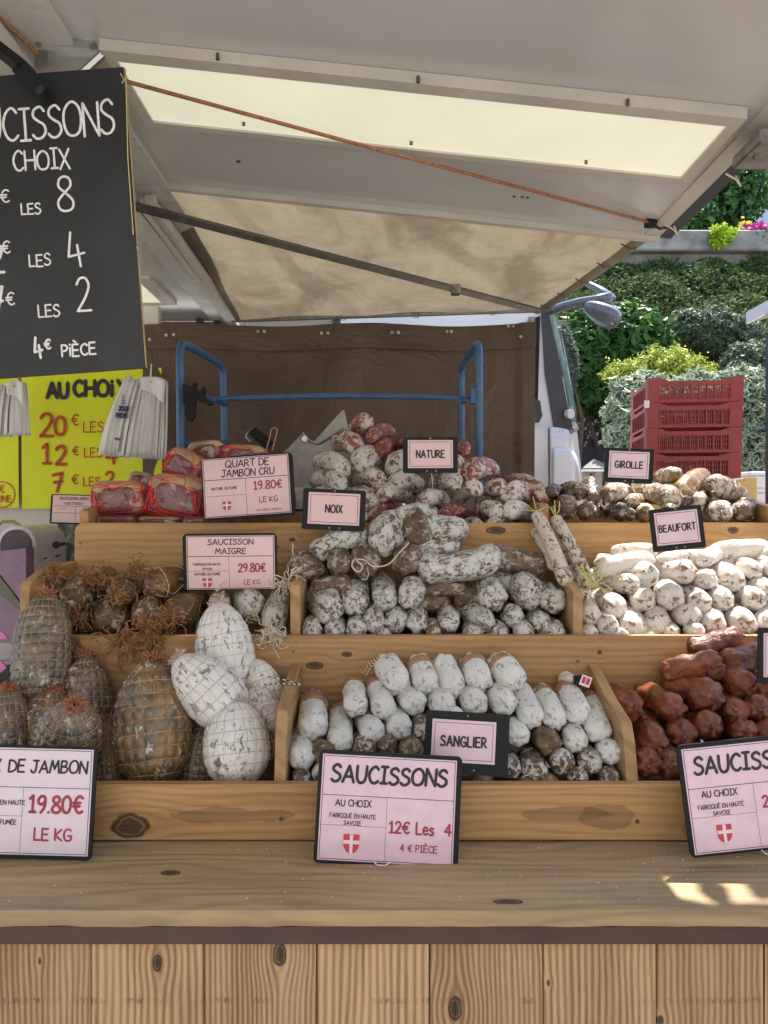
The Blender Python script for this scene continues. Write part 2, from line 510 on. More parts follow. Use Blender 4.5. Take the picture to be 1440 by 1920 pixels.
def paper_yellow():
    t = NT('fluorescent_yellow_paper')
    n = t.noise(t.objco(False), 3, 3)
    c = t.mix(t.ramp(n, .3, .7), (.70, .74, .010), (.80, .82, .012))
    return t.fin(c, .6)
M['yellow'] = paper_yellow()
M['paint_red'] = plain('red_marker', (.50, .07, .015), .6, var=.25, scale=60, bump=0)
M['bag'] = plain('white_plastic_bag', (.80, .77, .72), .4, var=.05, scale=12)

def leaf_mat(name, a, b, rough=.5, rim=None):
    t = NT(name)
    r = t.new('ShaderNodeNewGeometry').outputs['Random Per Island']
    c = t.mix(r, a, b)
    if rim:
        at = t.new('ShaderNodeAttribute', attribute_name='rim').outputs['Fac']
        c = t.mix(t.ramp(at, .58, .72), c, rim)
    m = t.fin(c, rough, 0, Specular_IOR_Level=.2)
    tr = t.new('ShaderNodeBsdfTranslucent'); t.link(c, tr.inputs[0])
    mx = t.new('ShaderNodeMixShader'); mx.inputs[0].default_value = .25
    t.link(t.bsdf.outputs[0], mx.inputs[1]); t.link(tr.outputs[0], mx.inputs[2]); t.link(mx.outputs[0], t.out.inputs['Surface'])
    return m
M['laurel'] = leaf_mat('laurel_leaf', (.035, .10, .022), (.085, .19, .045), .5)
M['boxwood'] = leaf_mat('boxwood_leaf', (.07, .115, .065), (.15, .20, .12), .5)
M['greyleaf'] = leaf_mat('grey_conifer_leaf', (.09, .12, .085), (.20, .24, .18), .6)
M['spirea'] = leaf_mat('yellow_green_leaf', (.26, .34, .04), (.46, .50, .08), .5)
M['variegated'] = leaf_mat('variegated_leaf', (.085, .16, .085), (.16, .25, .14), .45, rim=(.42, .47, .34))
M['ivy'] = leaf_mat('ivy_leaf', (.04, .075, .018), (.10, .155, .04), .75)
M['lime'] = leaf_mat('lime_leaf', (.30, .45, .02), (.42, .58, .04), .5)
M['tree_leaf'] = leaf_mat('tree_leaf', (.035, .10, .025), (.10, .22, .06), .45)
M['petal_y'] = leaf_mat('yellow_petal', (.75, .60, .05), (.85, .72, .1), .6)
M['petal_m'] = leaf_mat('magenta_petal', (.42, .03, .22), (.60, .06, .33), .6)

# ------------------------------------------------------------------ stroke lettering
G = {}
def g(ch, w, spec):
    st = []
    for part in spec.split('|'):
        part = part.strip(); sm = part.startswith('~')
        pts = [tuple(float(q) for q in p.split(',')) for p in part.lstrip('~').split()]
        if sm and len(pts) > 2:
            out = []
            for i in range(len(pts) - 1):
                p0 = pts[max(i-1, 0)]; p1 = pts[i]; p2 = pts[i+1]; p3 = pts[min(i+2, len(pts)-1)]
                if i == 0 and pts[0] == pts[-1]: p0 = pts[-2]
                if i == len(pts) - 2 and pts[0] == pts[-1]: p3 = pts[1]
                for k in range(4):
                    t = k / 4
                    out.append(tuple(.5 * ((2*p1[q]) + (-p0[q]+p2[q])*t + (2*p0[q]-5*p1[q]+4*p2[q]-p3[q])*t*t + (-p0[q]+3*p1[q]-3*p2[q]+p3[q])*t**3) for q in (0, 1)))
            out.append(pts[-1]); pts = out
        st.append(pts)
    G[ch] = (w, st)
g('A', .72, '0,0 .36,1 .72,0|.13,.34 .6,.34')
g('B', .56, '0,0 0,1|~0,1 .35,.98 .45,.78 .3,.57 0,.53|~0,.53 .4,.5 .56,.28 .4,.04 0,0')
g('C', .62, '~.6,.84 .4,1 .15,.85 .02,.5 .15,.12 .4,0 .62,.14')
g('D', .64, '0,0 0,1|~0,1 .35,.95 .64,.6 .55,.2 .25,.02 0,0')
E_ = '.52,1 0,1 0,0 .55,0|0,.52 .46,.52'
g('E', .55, E_); g('É', .55, E_ + '|.2,1.16 .4,1.34'); g('È', .55, E_ + '|.12,1.34 .34,1.16')
g('F', .52, '.52,1 0,1 0,0|0,.52 .44,.52')
g('G', .68, '~.6,.88 .38,1 .12,.85 .02,.48 .15,.1 .4,0 .64,.12 .66,.4|.38,.42 .68,.42')
g('H', .62, '0,0 0,1|.62,0 .62,1|0,.5 .62,.5')
g('I', .42, '.21,0 .21,1|0,1 .42,1|0,0 .42,0')
g('J', .58, '.14,1 .6,1|~.42,1 .42,.3 .32,.02 .12,.02 0,.2')
g('K', .58, '0,0 0,1|.55,.95 0,.45 .58,0')
g('L', .5, '0,1 0,0 .5,0')
g('M', .8, '0,0 .14,1 .4,.3 .66,1 .8,0')
g('N', .62, '0,0 0,1 .62,0 .62,1')
O_ = '~.37,1 .08,.8 .0,.45 .12,.1 .37,0 .64,.12 .74,.5 .64,.85 .37,1'
g('O', .74, O_); g('Q', .78, O_ + '|.42,.28 .82,-.16')
P_ = '0,0 0,1|~0,1 .35,.97 .5,.75 .35,.5 0,.45'
g('P', .5, P_); g('R', .58, P_ + '|.2,.46 .6,0')
g('S', .56, '~.52,.85 .35,1 .1,.9 .06,.7 .25,.55 .48,.42 .54,.2 .38,.02 .15,0 0,.12')
g('T', .64, '0,1 .64,1|.32,1 .32,0')
g('U', .62, '~0,1 .02,.35 .16,.04 .34,0 .52,.1 .6,.4 .62,1')
g('V', .64, '0,1 .32,0 .64,1'); g('X', .6, '0,1 .6,0|.6,1 0,0')
g('i', .12, '.06,0 .06,.68|.06,.92 .065,.95')
g('0', .56, '~.28,1 .05,.8 0,.45 .08,.12 .28,0 .48,.12 .56,.5 .5,.85 .28,1')
g('1', .4, '0,.8 .22,1 .22,0|.02,0 .42,0')
g('2', .54, '~.02,.8 .15,.97 .38,.98 .5,.75 .35,.42 0,0|0,0 .54,0')
g('4', .56, '.4,0 .4,1 0,.32 .56,.32')
g('5', .52, '.5,1 .1,1 .06,.58|~.06,.58 .3,.65 .52,.45 .45,.1 .2,0 0,.1')
g('7', .54, '0,1 .54,1 .2,0')
g('8', .54, '~.27,.54 .06,.72 .1,.93 .27,1 .45,.93 .48,.72 .27,.54 .02,.3 .06,.07 .27,0 .5,.07 .53,.3 .27,.54')
g('9', .52, '~.5,.72 .3,.5 .06,.58 .04,.82 .25,1 .47,.92 .5,.7 .44,.3 .22,0')
g('€', .66, '~.66,.88 .45,1 .22,.85 .14,.5 .24,.14 .45,0 .66,.1|0,.6 .5,.6|0,.4 .46,.4')
g('.', .14, '.06,.02 .08,.04'); g(':', .14, '.06,.1 .08,.12|.06,.55 .08,.57')
g('-', .4, '0,.45 .4,.45'); g('=', .4, '0,.6 .4,.6|0,.3 .4,.3')
g('«', .4, '.2,.7 0,.45 .2,.2|.4,.7 .2,.45 .4,.2'); g('»', .4, '0,.7 .2,.45 0,.2|.2,.7 .4,.45 .2,.2')
g('e', .46, '~.03,.34 .42,.36 .4,.58 .2,.66 .02,.45 .05,.12 .25,0 .45,.1')
g('s', .4, '~.36,.55 .2,.65 .05,.52 .15,.37 .35,.25 .32,.05 .1,0 0,.08')
g('l', .08, '.04,1 .04,0'); g('k', .42, '0,1 0,0|.38,.6 0,.3 .42,0')
g('g', .42, '~.4,.6 .2,.65 .02,.4 .15,.05 .38,.2 .4,.6|~.4,.6 .4,-.15 .2,-.3 0,-.2')
# hand-painted chalk forms
g('c4', .56, '.12,1 0,.30 .58,.38|.34,.62 .42,0'); g('c7', .56, '0,.9 .5,1 .22,0|.06,.5 .48,.56')
g('c9', .5, '~.48,.75 .2,.6 .02,.8 .25,1 .48,.85 .42,.4 .2,0 .5,.12')

def split_sharp(pts):
    out = []; cur = [pts[0]]
    for i in range(1, len(pts)):
        cur.append(pts[i])
        if i < len(pts) - 1:
            a = Vector(pts[i]) - Vector(pts[i-1]); b = Vector(pts[i+1]) - Vector(pts[i])
            if a.length > 1e-6 and b.length > 1e-6 and a.normalized().dot(b.normalized()) < .62:
                out.append(cur); cur = [pts[i]]
    out.append(cur)
    return out

def text_strokes(mb, s, x, y, h, w, align='C', gap=.17, jit=0.0, sx=1.0, slant=0.0, z=.0006, flat=.28, alt=None):
    """write s into mb on the local XY plane: h cap height, w stroke width (same unit as x, y)"""
    rnd = random.Random(sum(ord(c) for c in s) + int(abs(y) * 997))
    items = []; tot = 0
    for ch in s:
        if ch == ' ': tot += .42; continue
        key = alt.get(ch, ch) if alt else ch
        gw, st = G[key]
        items.append((tot, st)); tot += gw + gap
    tot -= gap
    x0 = {'C': x - tot * h * sx / 2, 'L': x, 'R': x - tot * h * sx}[align]
    for (ox, st) in items:
        jy = rnd.uniform(-jit, jit); jh = 1 + rnd.uniform(-jit, jit)
        for pts in st:
          for seg in split_sharp(pts):
            pp = [Vector((x0 + (ox + px_ + slant * py_) * h * sx, y + (py_ * jh + jy) * h, z)) for px_, py_ in seg]
            d0 = (pp[1] - pp[0]); d1 = (pp[-1] - pp[-2])
            if d0.length > 1e-9: pp.insert(0, pp[0] - d0.normalized() * w * .42)
            if d1.length > 1e-9: pp.append(pp[-1] + d1.normalized() * w * .42)
            rs = [w / 2] * len(pp); rs[0] = w * .22; rs[-1] = w * .22
            mb.tube(pp, rs, 6, flat=((0, 0, 1), flat))
    return tot * h * sx

def rrect(w, h, r, n=4):
    pts = []
    for (cx, cy, a0) in ((w/2-r, h/2-r, 0), (-w/2+r, h/2-r, 90), (-w/2+r, -h/2+r, 180), (w/2-r, -h/2+r, 270)):
        for k in range(n + 1):
            a = math.radians(a0 + 90 * k / n)
            pts.append((cx + r * math.cos(a), cy + r * math.sin(a)))
    return pts

def facing(roll=0, tilt=0, yaw=0):
    base = Matrix(((1, 0, 0), (0, 0, -1), (0, 1, 0)))
    return Matrix.Rotation(math.radians(yaw), 3, 'Z') @ base @ Matrix.Rotation(math.radians(-tilt), 3, 'X') @ Matrix.Rotation(math.radians(roll), 3, 'Z')

def font_obj(name, s, size, mat, parent, loc, bold=.0):
    cu = bpy.data.curves.new(name, 'FONT')
    cu.body = s; cu.size = size; cu.align_x = 'CENTER'; cu.align_y = 'CENTER'; cu.offset = bold; cu.extrude = .0003
    cu.materials.append(mat)
    tmp = bpy.data.objects.new(name, cu); C.objects.link(tmp)
    bpy.context.view_layer.update()
    me = bpy.data.meshes.new_from_object(tmp.evaluated_get(bpy.context.evaluated_depsgraph_get()))
    bpy.data.objects.remove(tmp)
    o = bpy.data.objects.new(name, me); C.objects.link(o); o.parent = parent; o.location = loc
    return o

def emblem(parent, x, y, w, h):
    def pt(t):   # shield outline
        pass
    out = [(-.5, .5), (.5, .5), (.5, .0), (.44, -.2), (.28, -.38), (0, -.5), (-.28, -.38), (-.44, -.2), (-.5, 0)]
    mb = MB(); mb.prism([(x + a * w, y + b * h, .0004) for a, b in out], (0, 0, .0004)); e = mb.build('emblem', M['emblem_red'], parent, local=True)
    mb = MB()
    mb.prism([(x - .1*w, y + .497*h, .0012), (x + .1*w, y + .497*h, .0012), (x + .1*w, y - .455*h, .0012), (x, y - .49*h, .0012), (x - .1*w, y - .455*h, .0012)], (0, 0, .0003))
    mb.prism([(x - .495*w, y + .2*h, .0009), (x + .495*w, y + .2*h, .0009), (x + .495*w, y + .02*h, .0009), (x - .495*w, y + .02*h, .0009)], (0, 0, .0003))
    mb.build('cross', M['emblem_white'], e, local=True)

def sign_base(label, cx, cy, d, w, h, roll, tilt, yaw, card, group, mar=(5, 8, 8, 5), name='price_sign', rad=9, pin=0, thick=5.5):
    """w, h in photo pixels at depth d; mar = left, right, top, bottom frame margins"""
    s = d / F
    e = empty(name, P(cx, cy, d), label, 'sign', group, rot=facing(roll, tilt, yaw))
    mb = MB(); mb.prism([(a*s, b*s, -thick*s) for a, b in rrect(w, h, rad)], (0, 0, (thick - .8) * s))
    mb.build('frame', M['frame_black'], e, local=True)
    l, r, t, b = mar
    x0, x1, y0, y1 = -w/2 + l, w/2 - r, -h/2 + b, h/2 - t
    mb = MB(); mb.prism([(x0*s, y0*s, -.7*s), (x1*s, y0*s, -.7*s), (x1*s, y1*s, -.7*s), (x0*s, y1*s, -.7*s)], (0, 0, .7*s))
    mb.build('card', card, e, local=True)
    return e, s, (x0, x1, y0, y1)

def lines(mb, segs, s, w=.8):
    for (xa, ya, xb, yb) in segs:
        mb.tube([(xa*s, ya*s, .0002), (xb*s, yb*s, .0002)], w*s/2, 4, flat=((0, 0, 1), .4))

def big_sign(label, cx, cy, d, w, h, roll, tilt, yaw, card, group, title, tsize, left, right, layout, extra=None, mar=(5, 9, 9, 5)):
    e, s, (x0, x1, y0, y1) = sign_base(label, cx, cy, d, w, h, roll, tilt, yaw, card, group, mar)
    W_, H_ = x1 - x0, y1 - y0
    X = lambda u: x0 + u * W_
    Y = lambda v: y1 - v * H_
    vd, hd, md = layout          # vertical divider u, header divider v, left cell divider v
    mb = MB()
    lines(mb, [(X(.012), Y(.015), X(.988), Y(.015)), (X(.012), Y(.985), X(.988), Y(.985)), (X(.012), Y(.015), X(.012), Y(.985)), (X(.988), Y(.015), X(.988), Y(.985)), (X(.012), Y(hd), X(.988), Y(hd))], s, 1.2)
    lines(mb, [(X(vd), Y(hd), X(vd), Y(.985)), (X(.012), Y(md), X(vd), Y(md))], s, .6)
    mb.build('ruled_line', M['ink'], e, local=True); mb = MB()
    for (txt, u, v, hh, ww, sx) in title:
        text_strokes(mb, txt, X(u)*s, Y(v)*s, hh*s, ww*s, jit=.03, sx=sx, slant=.06)
    mb.build('title_lettering', M['ink'], e, local=True); mb = MB()
    for (txt, u, v, hh, ww, sx) in left:
        text_strokes(mb, txt, X(u)*s, Y(v)*s, hh*s, ww*s, jit=.03, sx=sx)
    mb.build('lettering', M['ink'], e, local=True)
    for (txt, u, v, hh, ww, sx) in right:
        mb = MB(); text_strokes(mb, txt, X(u)*s, Y(v)*s, hh*s, ww*s, jit=.02, sx=sx); mb.build('price_lettering', M['ink_red'], e, local=True)
    if extra: emblem(e, X(extra[0])*s, Y(extra[1])*s, extra[2]*s, extra[3]*s)
    return e, s

def small_sign(label, word, cx, cy, d, w, h, roll, tilt, yaw, card, size, mar=None, pin=0, pinx=0):
    mar = mar or (w*.09, w*.09, h*.09, h*.14)
    e, s, (x0, x1, y0, y1) = sign_base(label, cx, cy, d, w, h, roll, tilt, yaw, card, 'small flavour signs on pins', mar, 'flavour_sign', rad=w*.035, thick=4)
    mb = MB(); i = w * .035
    lines(mb, [(x0+i, y0+i, x1-i, y0+i), (x0+i, y1-i, x1-i, y1-i), (x0+i, y0+i, x0+i, y1-i), (x1-i, y0+i, x1-i, y1-i)], s, .9)
    mb.build('border_line', M['ink'], e, local=True)
    mb = MB(); text_strokes(mb, word, (x0+x1)/2*s, ((y0+y1)/2 - size*.33)*s, size*.66*s, size*.135*s, gap=.24, sx=.80, alt={'I': 'l'}); mb.build('lettering', M['ink'], e, local=True)
    mb = MB()
    for (a, b) in ((0, h/2 - mar[2]*.45), (-w*.06, -h/2 + mar[3]*.4), (w*.10, -h/2 + mar[3]*.4)):
        mb.tube([(a*s, b*s, -.001), (a*s, b*s, .0006)], 2.0*s, 8)
    mb.build('rivet', M['screw'], e, local=True)
    if pin:
        mb = MB(); mb.tube([(pinx*s, -h/2*s, -.003), ((pinx+3)*s, (-h/2 - pin)*s, -.012)], .0009, 5)
        mb.build('pin', M['steel'], e, local=True)
    return e

# ================================================================== SETTING
mb = MB(); mb.add([(-60, -40, 0), (60, -40, 0), (60, 60, 0), (-60, 60, 0)], [(0, 1, 2, 3)])
tag(mb.build('ground', M['asphalt'], origin=(0, 0, 0)), kind='structure')

# planted bank rising behind the lorry
prof = [(5.2, .004), (5.35, 1.15), (5.9, 1.55), (6.8, 1.9), (7.9, 2.7), (8.4, 3.1), (10.15, 4.62), (10.25, 4.7)]
def bank(u, v):
    i = min(int(u * (len(prof) - 1)), len(prof) - 2); f = u * (len(prof) - 1) - i
    y = prof[i][0] * (1-f) + prof[i+1][0] * f; z = prof[i][1] * (1-f) + prof[i+1][1] * f
    x = -14 + 34 * v
    nz = 0 if u == 0 else mnoise.noise(Vector((x*1.5, y*1.5, 0))) * .10
    return (x, y, z + nz)
mb = MB(); mb.grid(bank, 42, 90)
tag(mb.build('bank', M['soil'], smooth=True, origin=(0, 5, 0)), kind='structure')
def bank_z(y):
    for (a, b) in zip(prof, prof[1:]):
        if a[0] <= y <= b[0]: return a[1] + (b[1] - a[1]) * (y - a[0]) / (b[0] - a[0])
    return prof[-1][1]
mb = MB(); mb.add([(-20, 10.2, 5.02), (30, 10.2, 5.02), (30, 40, 5.05), (-20, 40, 5.05)], [(0, 1, 2, 3)])
tag(mb.build('upper_ground', M['soil'], origin=(0, 20, 5)), kind='structure')

# concrete planter wall
w = empty('planter_wall', (4, 10.2, 4.6), 'weathered grey concrete planter wall along the top of the ivy slope', 'wall')
mb = MB(); mb.bbox((-14, 10.18, 4.55), (20, 10.45, 5.02), .01); mb.build('wall', M['concrete'], w)
mb = MB(); mb.bbox((-14, 10.04, 5.02), (20, 10.5, 5.30), .02); mb.build('coping', M['concrete'], w)

rng = np.random.default_rng(5)
def leaves(name, mat, pts, nrm, size, parent, aspect=.5, rim=False, jitter=.9, fold=.15):
    """one leaf-shaped face pair per point"""
    n = len(pts)
    d = nrm + rng.normal(0, jitter, (n, 3)); d /= np.linalg.norm(d, axis=1)[:, None] + 1e-9
    t = rng.normal(0, 1, (n, 3)); t -= (t * d).sum(1)[:, None] * d; t /= np.linalg.norm(t, axis=1)[:, None] + 1e-9
    b = np.cross(d, t)
    s = size * rng.uniform(.6, 1.25, n)[:, None]
    a = pts - t * s * .5
    tip = pts + t * s * .5
    l = pts + b * s * aspect * .5 - d * s * fold; r = pts - b * s * aspect * .5 - d * s * fold
    o0 = np.array(org(parent)) if parent is not None else pts.mean(0)
    if rim:
        c = pts
        V = np.stack([a, l, tip, r, c], 1).reshape(-1, 3) - o0
        base = np.arange(n)[:, None] * 5
        Fc = np.concatenate([base + [0, 4, 1], base + [1, 4, 2], base + [2, 4, 3], base + [3, 4, 0]], 1).reshape(-1, 3)
    else:
        V = np.stack([a, l, tip, r], 1).reshape(-1, 3) - o0
        base = np.arange(n)[:, None] * 4
        Fc = np.concatenate([base + [0, 1, 2], base + [0, 2, 3]], 1).reshape(-1, 3)
    me = bpy.data.meshes.new(name)
    me.vertices.add(len(V)); me.vertices.foreach_set('co', V.astype(np.float32).ravel())
    me.loops.add(len(Fc) * 3); me.loops.foreach_set('vertex_index', Fc.astype(np.int32).ravel())
    me.polygons.add(len(Fc)); me.polygons.foreach_set('loop_start', (np.arange(len(Fc)) * 3).astype(np.int32))
    me.update(calc_edges=True)
    if rim:
        at = me.attributes.new('rim', 'FLOAT', 'POINT')
        at.data.foreach_set('value', np.tile(np.array([1, 1, 1, 1, 0], dtype=np.float32), n))
    me.materials.append(mat)
    o = bpy.data.objects.new(name, me); C.objects.link(o)
    if parent is not None: o.parent = parent
    else: o.location = Vector(o0)
    return o

def bush(name, label, cat, group, blobs, n, size, mat, aspect=.45, rim=False, shell=.35, lump=.18, stem=True, jitter=.8, base=None):
    """blobs: list of (centre, radii). Leaves scattered through each blob, most of them near its outside"""
    cs = np.array([b[0] for b in blobs], float); rs = np.array([b[1] for b in blobs], float)
    zb = base if base is not None else (cs[:, 2] - rs[:, 2]).min()
    e = empty(name, (cs[0][0], cs[0][1], zb), label, cat, group)
    wts = rs.prod(1) ** (2/3); wts /= wts.sum()
    k = rng.choice(len(blobs), n, p=wts)
    dr = rng.normal(0, 1, (n, 3)); dr /= np.linalg.norm(dr, axis=1)[:, None]
    lum = 1 + lump * (np.sin(dr[:, 0]*7 + k) * np.cos(dr[:, 2]*8 + k*2) + .6*np.sin(dr[:, 1]*13 + dr[:, 2]*11))
    rad = (1 - shell * rng.random(n) ** 1.6) * lum
    pts = cs[k] + dr * rs[k] * rad[:, None]
    leaves('foliage', mat, pts, dr * 1.0 + np.array([0, 0, .5]), size, e, aspect, rim, jitter)
    if stem:
        mb = MB()
        for j in range(9):
            c = cs[j % len(cs)]; r_ = rs[j % len(cs)]
            q = Vector((c[0] + rng.uniform(-.5, .5) * r_[0], c[1] + rng.uniform(-.5, .5) * r_[1], c[2] + rng.uniform(.1, .6) * r_[2]))
            p0 = Vector((cs[0][0] + rng.uniform(-.15, .15), cs[0][1] + rng.uniform(-.1, .1), zb - .05))
            m = (p0 + q) / 2 + Vector((rng.uniform(-.1, .1), rng.uniform(-.1, .1), 0))
            mb.tube([p0, m, q], [.03, .02, .007], 5)
        mb.build('stem', M['bark'], e)
    return e

def V3(p): return (p.x, p.y, p.z)
# dense core helper is left out: the soil bank stands behind every bush
# ivy ground cover on the slope
n = 85000
yy = 7.6 + rng.random(n) * 2.6; xx = -.5 + rng.random(n) * 8.5
zz = np.array([bank_z(v) for v in yy])
lump = .11 * (np.sin(xx*2.3 + yy) + np.sin(xx*5.1 - yy*3.3) + np.sin(xx*1.1 + yy*6.1))
pts = np.stack([xx, yy - .12*rng.random(n) - .05, zz + .10 + np.abs(lump)*.7 + .10*rng.random(n)], 1)
iv = leaves('ground_cover', M['ivy'], pts, np.tile(np.array([0, -.7, .8]), (n, 1)), .062, None, .6, jitter=.8)
tag(iv, 'dense trailing green ground cover on the slope under the concrete wall', 'ground cover', kind='stuff')

def pb(px, py, d, rx, rz, ry=None):
    """blob from photo pixels"""
    return (V3(P(px, py, d)), (rx / F * d, (ry if ry else rx / F * d * .8), rz / F * d))
bush('laurel_bush', 'dark glossy green laurel bush beside the lorry mirror', 'bush', 'bushes on the bank',
     [pb(1150, 640, 7.2, 85, 65), pb(1185, 720, 7.0, 60, 90), pb(1105, 700, 7.1, 55, 80), pb(1120, 620, 7.3, 60, 45), pb(1215, 650, 7.2, 45, 60)], 7500, .13, M['laurel'], .38, base=2.0)
bush('box_bush', 'grey-green clipped rounded bush on the slope, the larger one with a bare dark underside', 'bush', 'bushes on the bank',
     [pb(1320, 625, 7.7, 75, 48), pb(1385, 640, 7.8, 60, 40), pb(1270, 650, 7.7, 40, 40)], 15000, .05, M['boxwood'], .5, base=2.7, shell=.25, lump=.1)
bush('box_bush', 'grey-green rounded bush just behind the variegated shrub, beside the dark post', 'bush', 'bushes on the bank',
     [pb(1420, 690, 7.0, 68, 52), pb(1400, 730, 6.8, 60, 50)], 9000, .05, M['boxwood'], .5, base=2.0, shell=.25, lump=.1)
bush('conifer', 'small grey-green conical conifer beside the lorry windscreen', 'shrub', None,
     [pb(1050, 690, 6.4, 34, 75), pb(1040, 650, 6.4, 34, 50)], 9000, .045, M['greyleaf'], .35, base=1.7, shell=.3, lump=.08)
bush('spirea_bush', 'low yellow-green feathery shrub behind the red crates', 'shrub', None,
     [pb(1180, 700, 6.0, 46, 24), pb(1245, 690, 6.0, 42, 34), pb(1290, 695, 6.0, 40, 28), pb(1270, 670, 6.05, 22, 20), pb(1225, 680, 6.0, 18, 18), pb(1330, 712, 6.0, 40, 16)], 9000, .038, M['spirea'], .5, base=1.6, shell=.7, lump=.4)
bush('variegated_bush', 'white-edged variegated shrub to the side of the crates nearest the lorry', 'shrub', 'variegated shrubs behind the crates',
     [pb(1185, 770, 5.1, 45, 60), pb(1165, 810, 5.0, 30, 50), pb(1215, 740, 5.2, 40, 40), pb(1150, 770, 5.0, 18, 16)], 3600, .085, M['variegated'], .42, rim=True, base=.9, shell=.5, lump=.25)
bush('variegated_bush', 'white-edged variegated shrub between the crates and the dark post', 'shrub', 'variegated shrubs behind the crates',
     [pb(1400, 780, 4.8, 55, 80), pb(1330, 740, 5.1, 70, 40), pb(1420, 850, 4.7, 45, 60), pb(1390, 715, 4.9, 35, 25), pb(1270, 760, 5.2, 60, 45)], 6500, .085, M['variegated'], .42, rim=True, base=.8, shell=.5, lump=.25)
t = bush('broadleaf_tree', 'green broadleaf tree above the concrete wall beside the raised hatch', 'tree', None,
     [pb(1350, 360, 11.5, 60, 55, .5), pb(1395, 340, 11.5, 60, 50, .6), pb(1310, 415, 11.3, 45, 30, .4), pb(1380, 400, 11.4, 45, 35, .4), pb(1260, 440, 11.2, 50, 18, .4)], 4200, .13, M['tree_leaf'], .5, base=5.03, shell=.6, lump=.3, stem=False)
mb = MB()
for (x0, x1, z1) in ((5.4, 5.5, 6.8), (5.2, 5.0, 6.2), (5.3, 5.8, 6.5)):
    mb.tube([(x0, 11.5, 5.0), (x0 + .05, 11.5, 5.6), (x1, 11.5, z1)], [.07, .05, .02], 6)
mb.build('trunk', M['bark'], t)
bush('lime_plant', 'lime-green trailing plant hanging over the edge of the concrete wall', 'plant', None,
     [pb(1352, 438, 10.0, 26, 18), pb(1350, 455, 9.95, 18, 12)], 420, .075, M['lime'], .8, base=5.2, shell=.7, stem=False)
def flower(px, py, d, mat, nm, lab, grp):
    c = P(px, py, d); e = empty('flower_clump', (c.x, c.y, 5.28), lab, 'flowers', grp)
    pts = np.array([[c.x + rng.normal(0, .035), c.y + rng.normal(0, .03), c.z + rng.normal(0, .035)] for _ in range(46)])
    leaves('petals', mat, pts, np.tile([0, -1, .3], (46, 1)).astype(float), .055, e, .9, jitter=.5)
    pts = np.array([[c.x + rng.normal(0, .06), c.y + rng.normal(0, .04), c.z - .08 + rng.normal(0, .04)] for _ in range(60)])
    leaves('leaves', M['tree_leaf'], pts, np.tile([0, -1, .6], (60, 1)).astype(float), .05, e, .5)
flower(1388, 436, 10.1, M['petal_y'], 'y', 'yellow flower clump next to the lime plant, low on the wall', 'flowers along the wall')
flower(1396, 421, 10.2, M['petal_y'], 'y', 'yellow flower clump held higher behind the other blooms', 'flowers along the wall')
flower(1400, 430, 10.15, M['petal_m'], 'm', 'pinkish-purple flower clump beside the yellow ones', 'flowers along the wall')
flower(1417, 429, 10.1, M['petal_m'], 'm', 'bright magenta flower clump in the middle of the wall flowers', 'flowers along the wall')
flower(1431, 428, 10.1, M['petal_m'], 'm', 'bright magenta flower clump farther along the wall flowers', 'flowers along the wall')
# house glimpsed behind the tree
h = empty('house', (9.5, 19.5, 5.05), 'pale house with brown roof glimpsed behind the tree', 'house')
mb = MB(); mb.bbox((5.5, 19, 5.05), (14, 24, 11.8)); mb.build('wall', plain('pale_render', (.55, .58, .62), .8), h)
mb = MB(); mb.prism([(5.0, 18.4, 11.8), (14.5, 18.4, 11.8), (14.5, 21.5, 14.2), (5.0, 21.5, 14.2)], (0, 0, .15)); mb.prism([(5.0, 24.6, 11.8), (14.5, 24.6, 11.8), (14.5, 21.5, 14.2), (5.0, 21.5, 14.2)], (0, 0, .15))
mb.build('roof', plain('brown_roof', (.12, .06, .04), .8), h)
for k in range(3):
    mb = MB(); mb.bbox((8.7 + k*1.8, 18.96, 9.2), (9.5 + k*1.8, 19.02, 10.6)); f = mb.build('window', M['van_white'], h)
    mb = MB(); mb.bbox((8.78 + k*1.8, 18.93, 9.28), (9.42 + k*1.8, 18.955, 10.52)); mb.build('pane', plain('blue_shutter', (.10, .2, .42), .4), f)

# ================================================================== unseen houses added behind the camera to bounce warm fill light
def facade(label, x0, x1, y, h, col, floors):
    e = empty('fill_house', ((x0+x1)/2, y, 0), label, 'house', 'unseen houses added for fill light')
    mb = MB(); mb.bbox((x0, y - 8, 0), (x1, y, h)); mb.build('wall', plain('render_' + label.split()[0], col, .85, var=.06, scale=1.5), e)
    mb = MB(); mb.prism([(x0 - .3, y + .5, h), (x1 + .3, y + .5, h), (x1 + .3, y - 4, h + 2.6), (x0 - .3, y - 4, h + 2.6)], (0, 0, .2)); mb.prism([(x0 - .3, y - 8.5, h), (x1 + .3, y - 8.5, h), (x1 + .3, y - 4, h + 2.6), (x0 - .3, y - 4, h + 2.6)], (0, 0, .2)); mb.build('roof', plain('roof_' + label.split()[0], (.16, .07, .045), .8), e)
    n = int((x1 - x0) / 2.4)
    for f in range(floors):
        for k_ in range(n):
            xc = x0 + (k_ + .5) * (x1 - x0) / n; zc = 1.6 + f * 3.0
            mb = MB(); mb.bbox((xc - .55, y + .003, zc - .8), (xc + .55, y + .06, zc + .9)); w_ = mb.build('window', M['trim'], e)
            mb = MB(); mb.bbox((xc - .46, y + .062, zc - .72), (xc + .46, y + .07, zc + .82)); mb.build('pane', M['van_dark'], w_)
facade('ochre house added behind the camera for fill light', -16, -4.2, -7.5, 9.5, (.48, .43, .36), 3)
facade('cream house added behind the camera for fill light', -4.1, 7, -7.0, 10.5, (.58, .56, .51), 3)
facade('pink-beige house added behind the camera for fill light', 7.1, 19, -7.8, 9, (.52, .46, .42), 3)

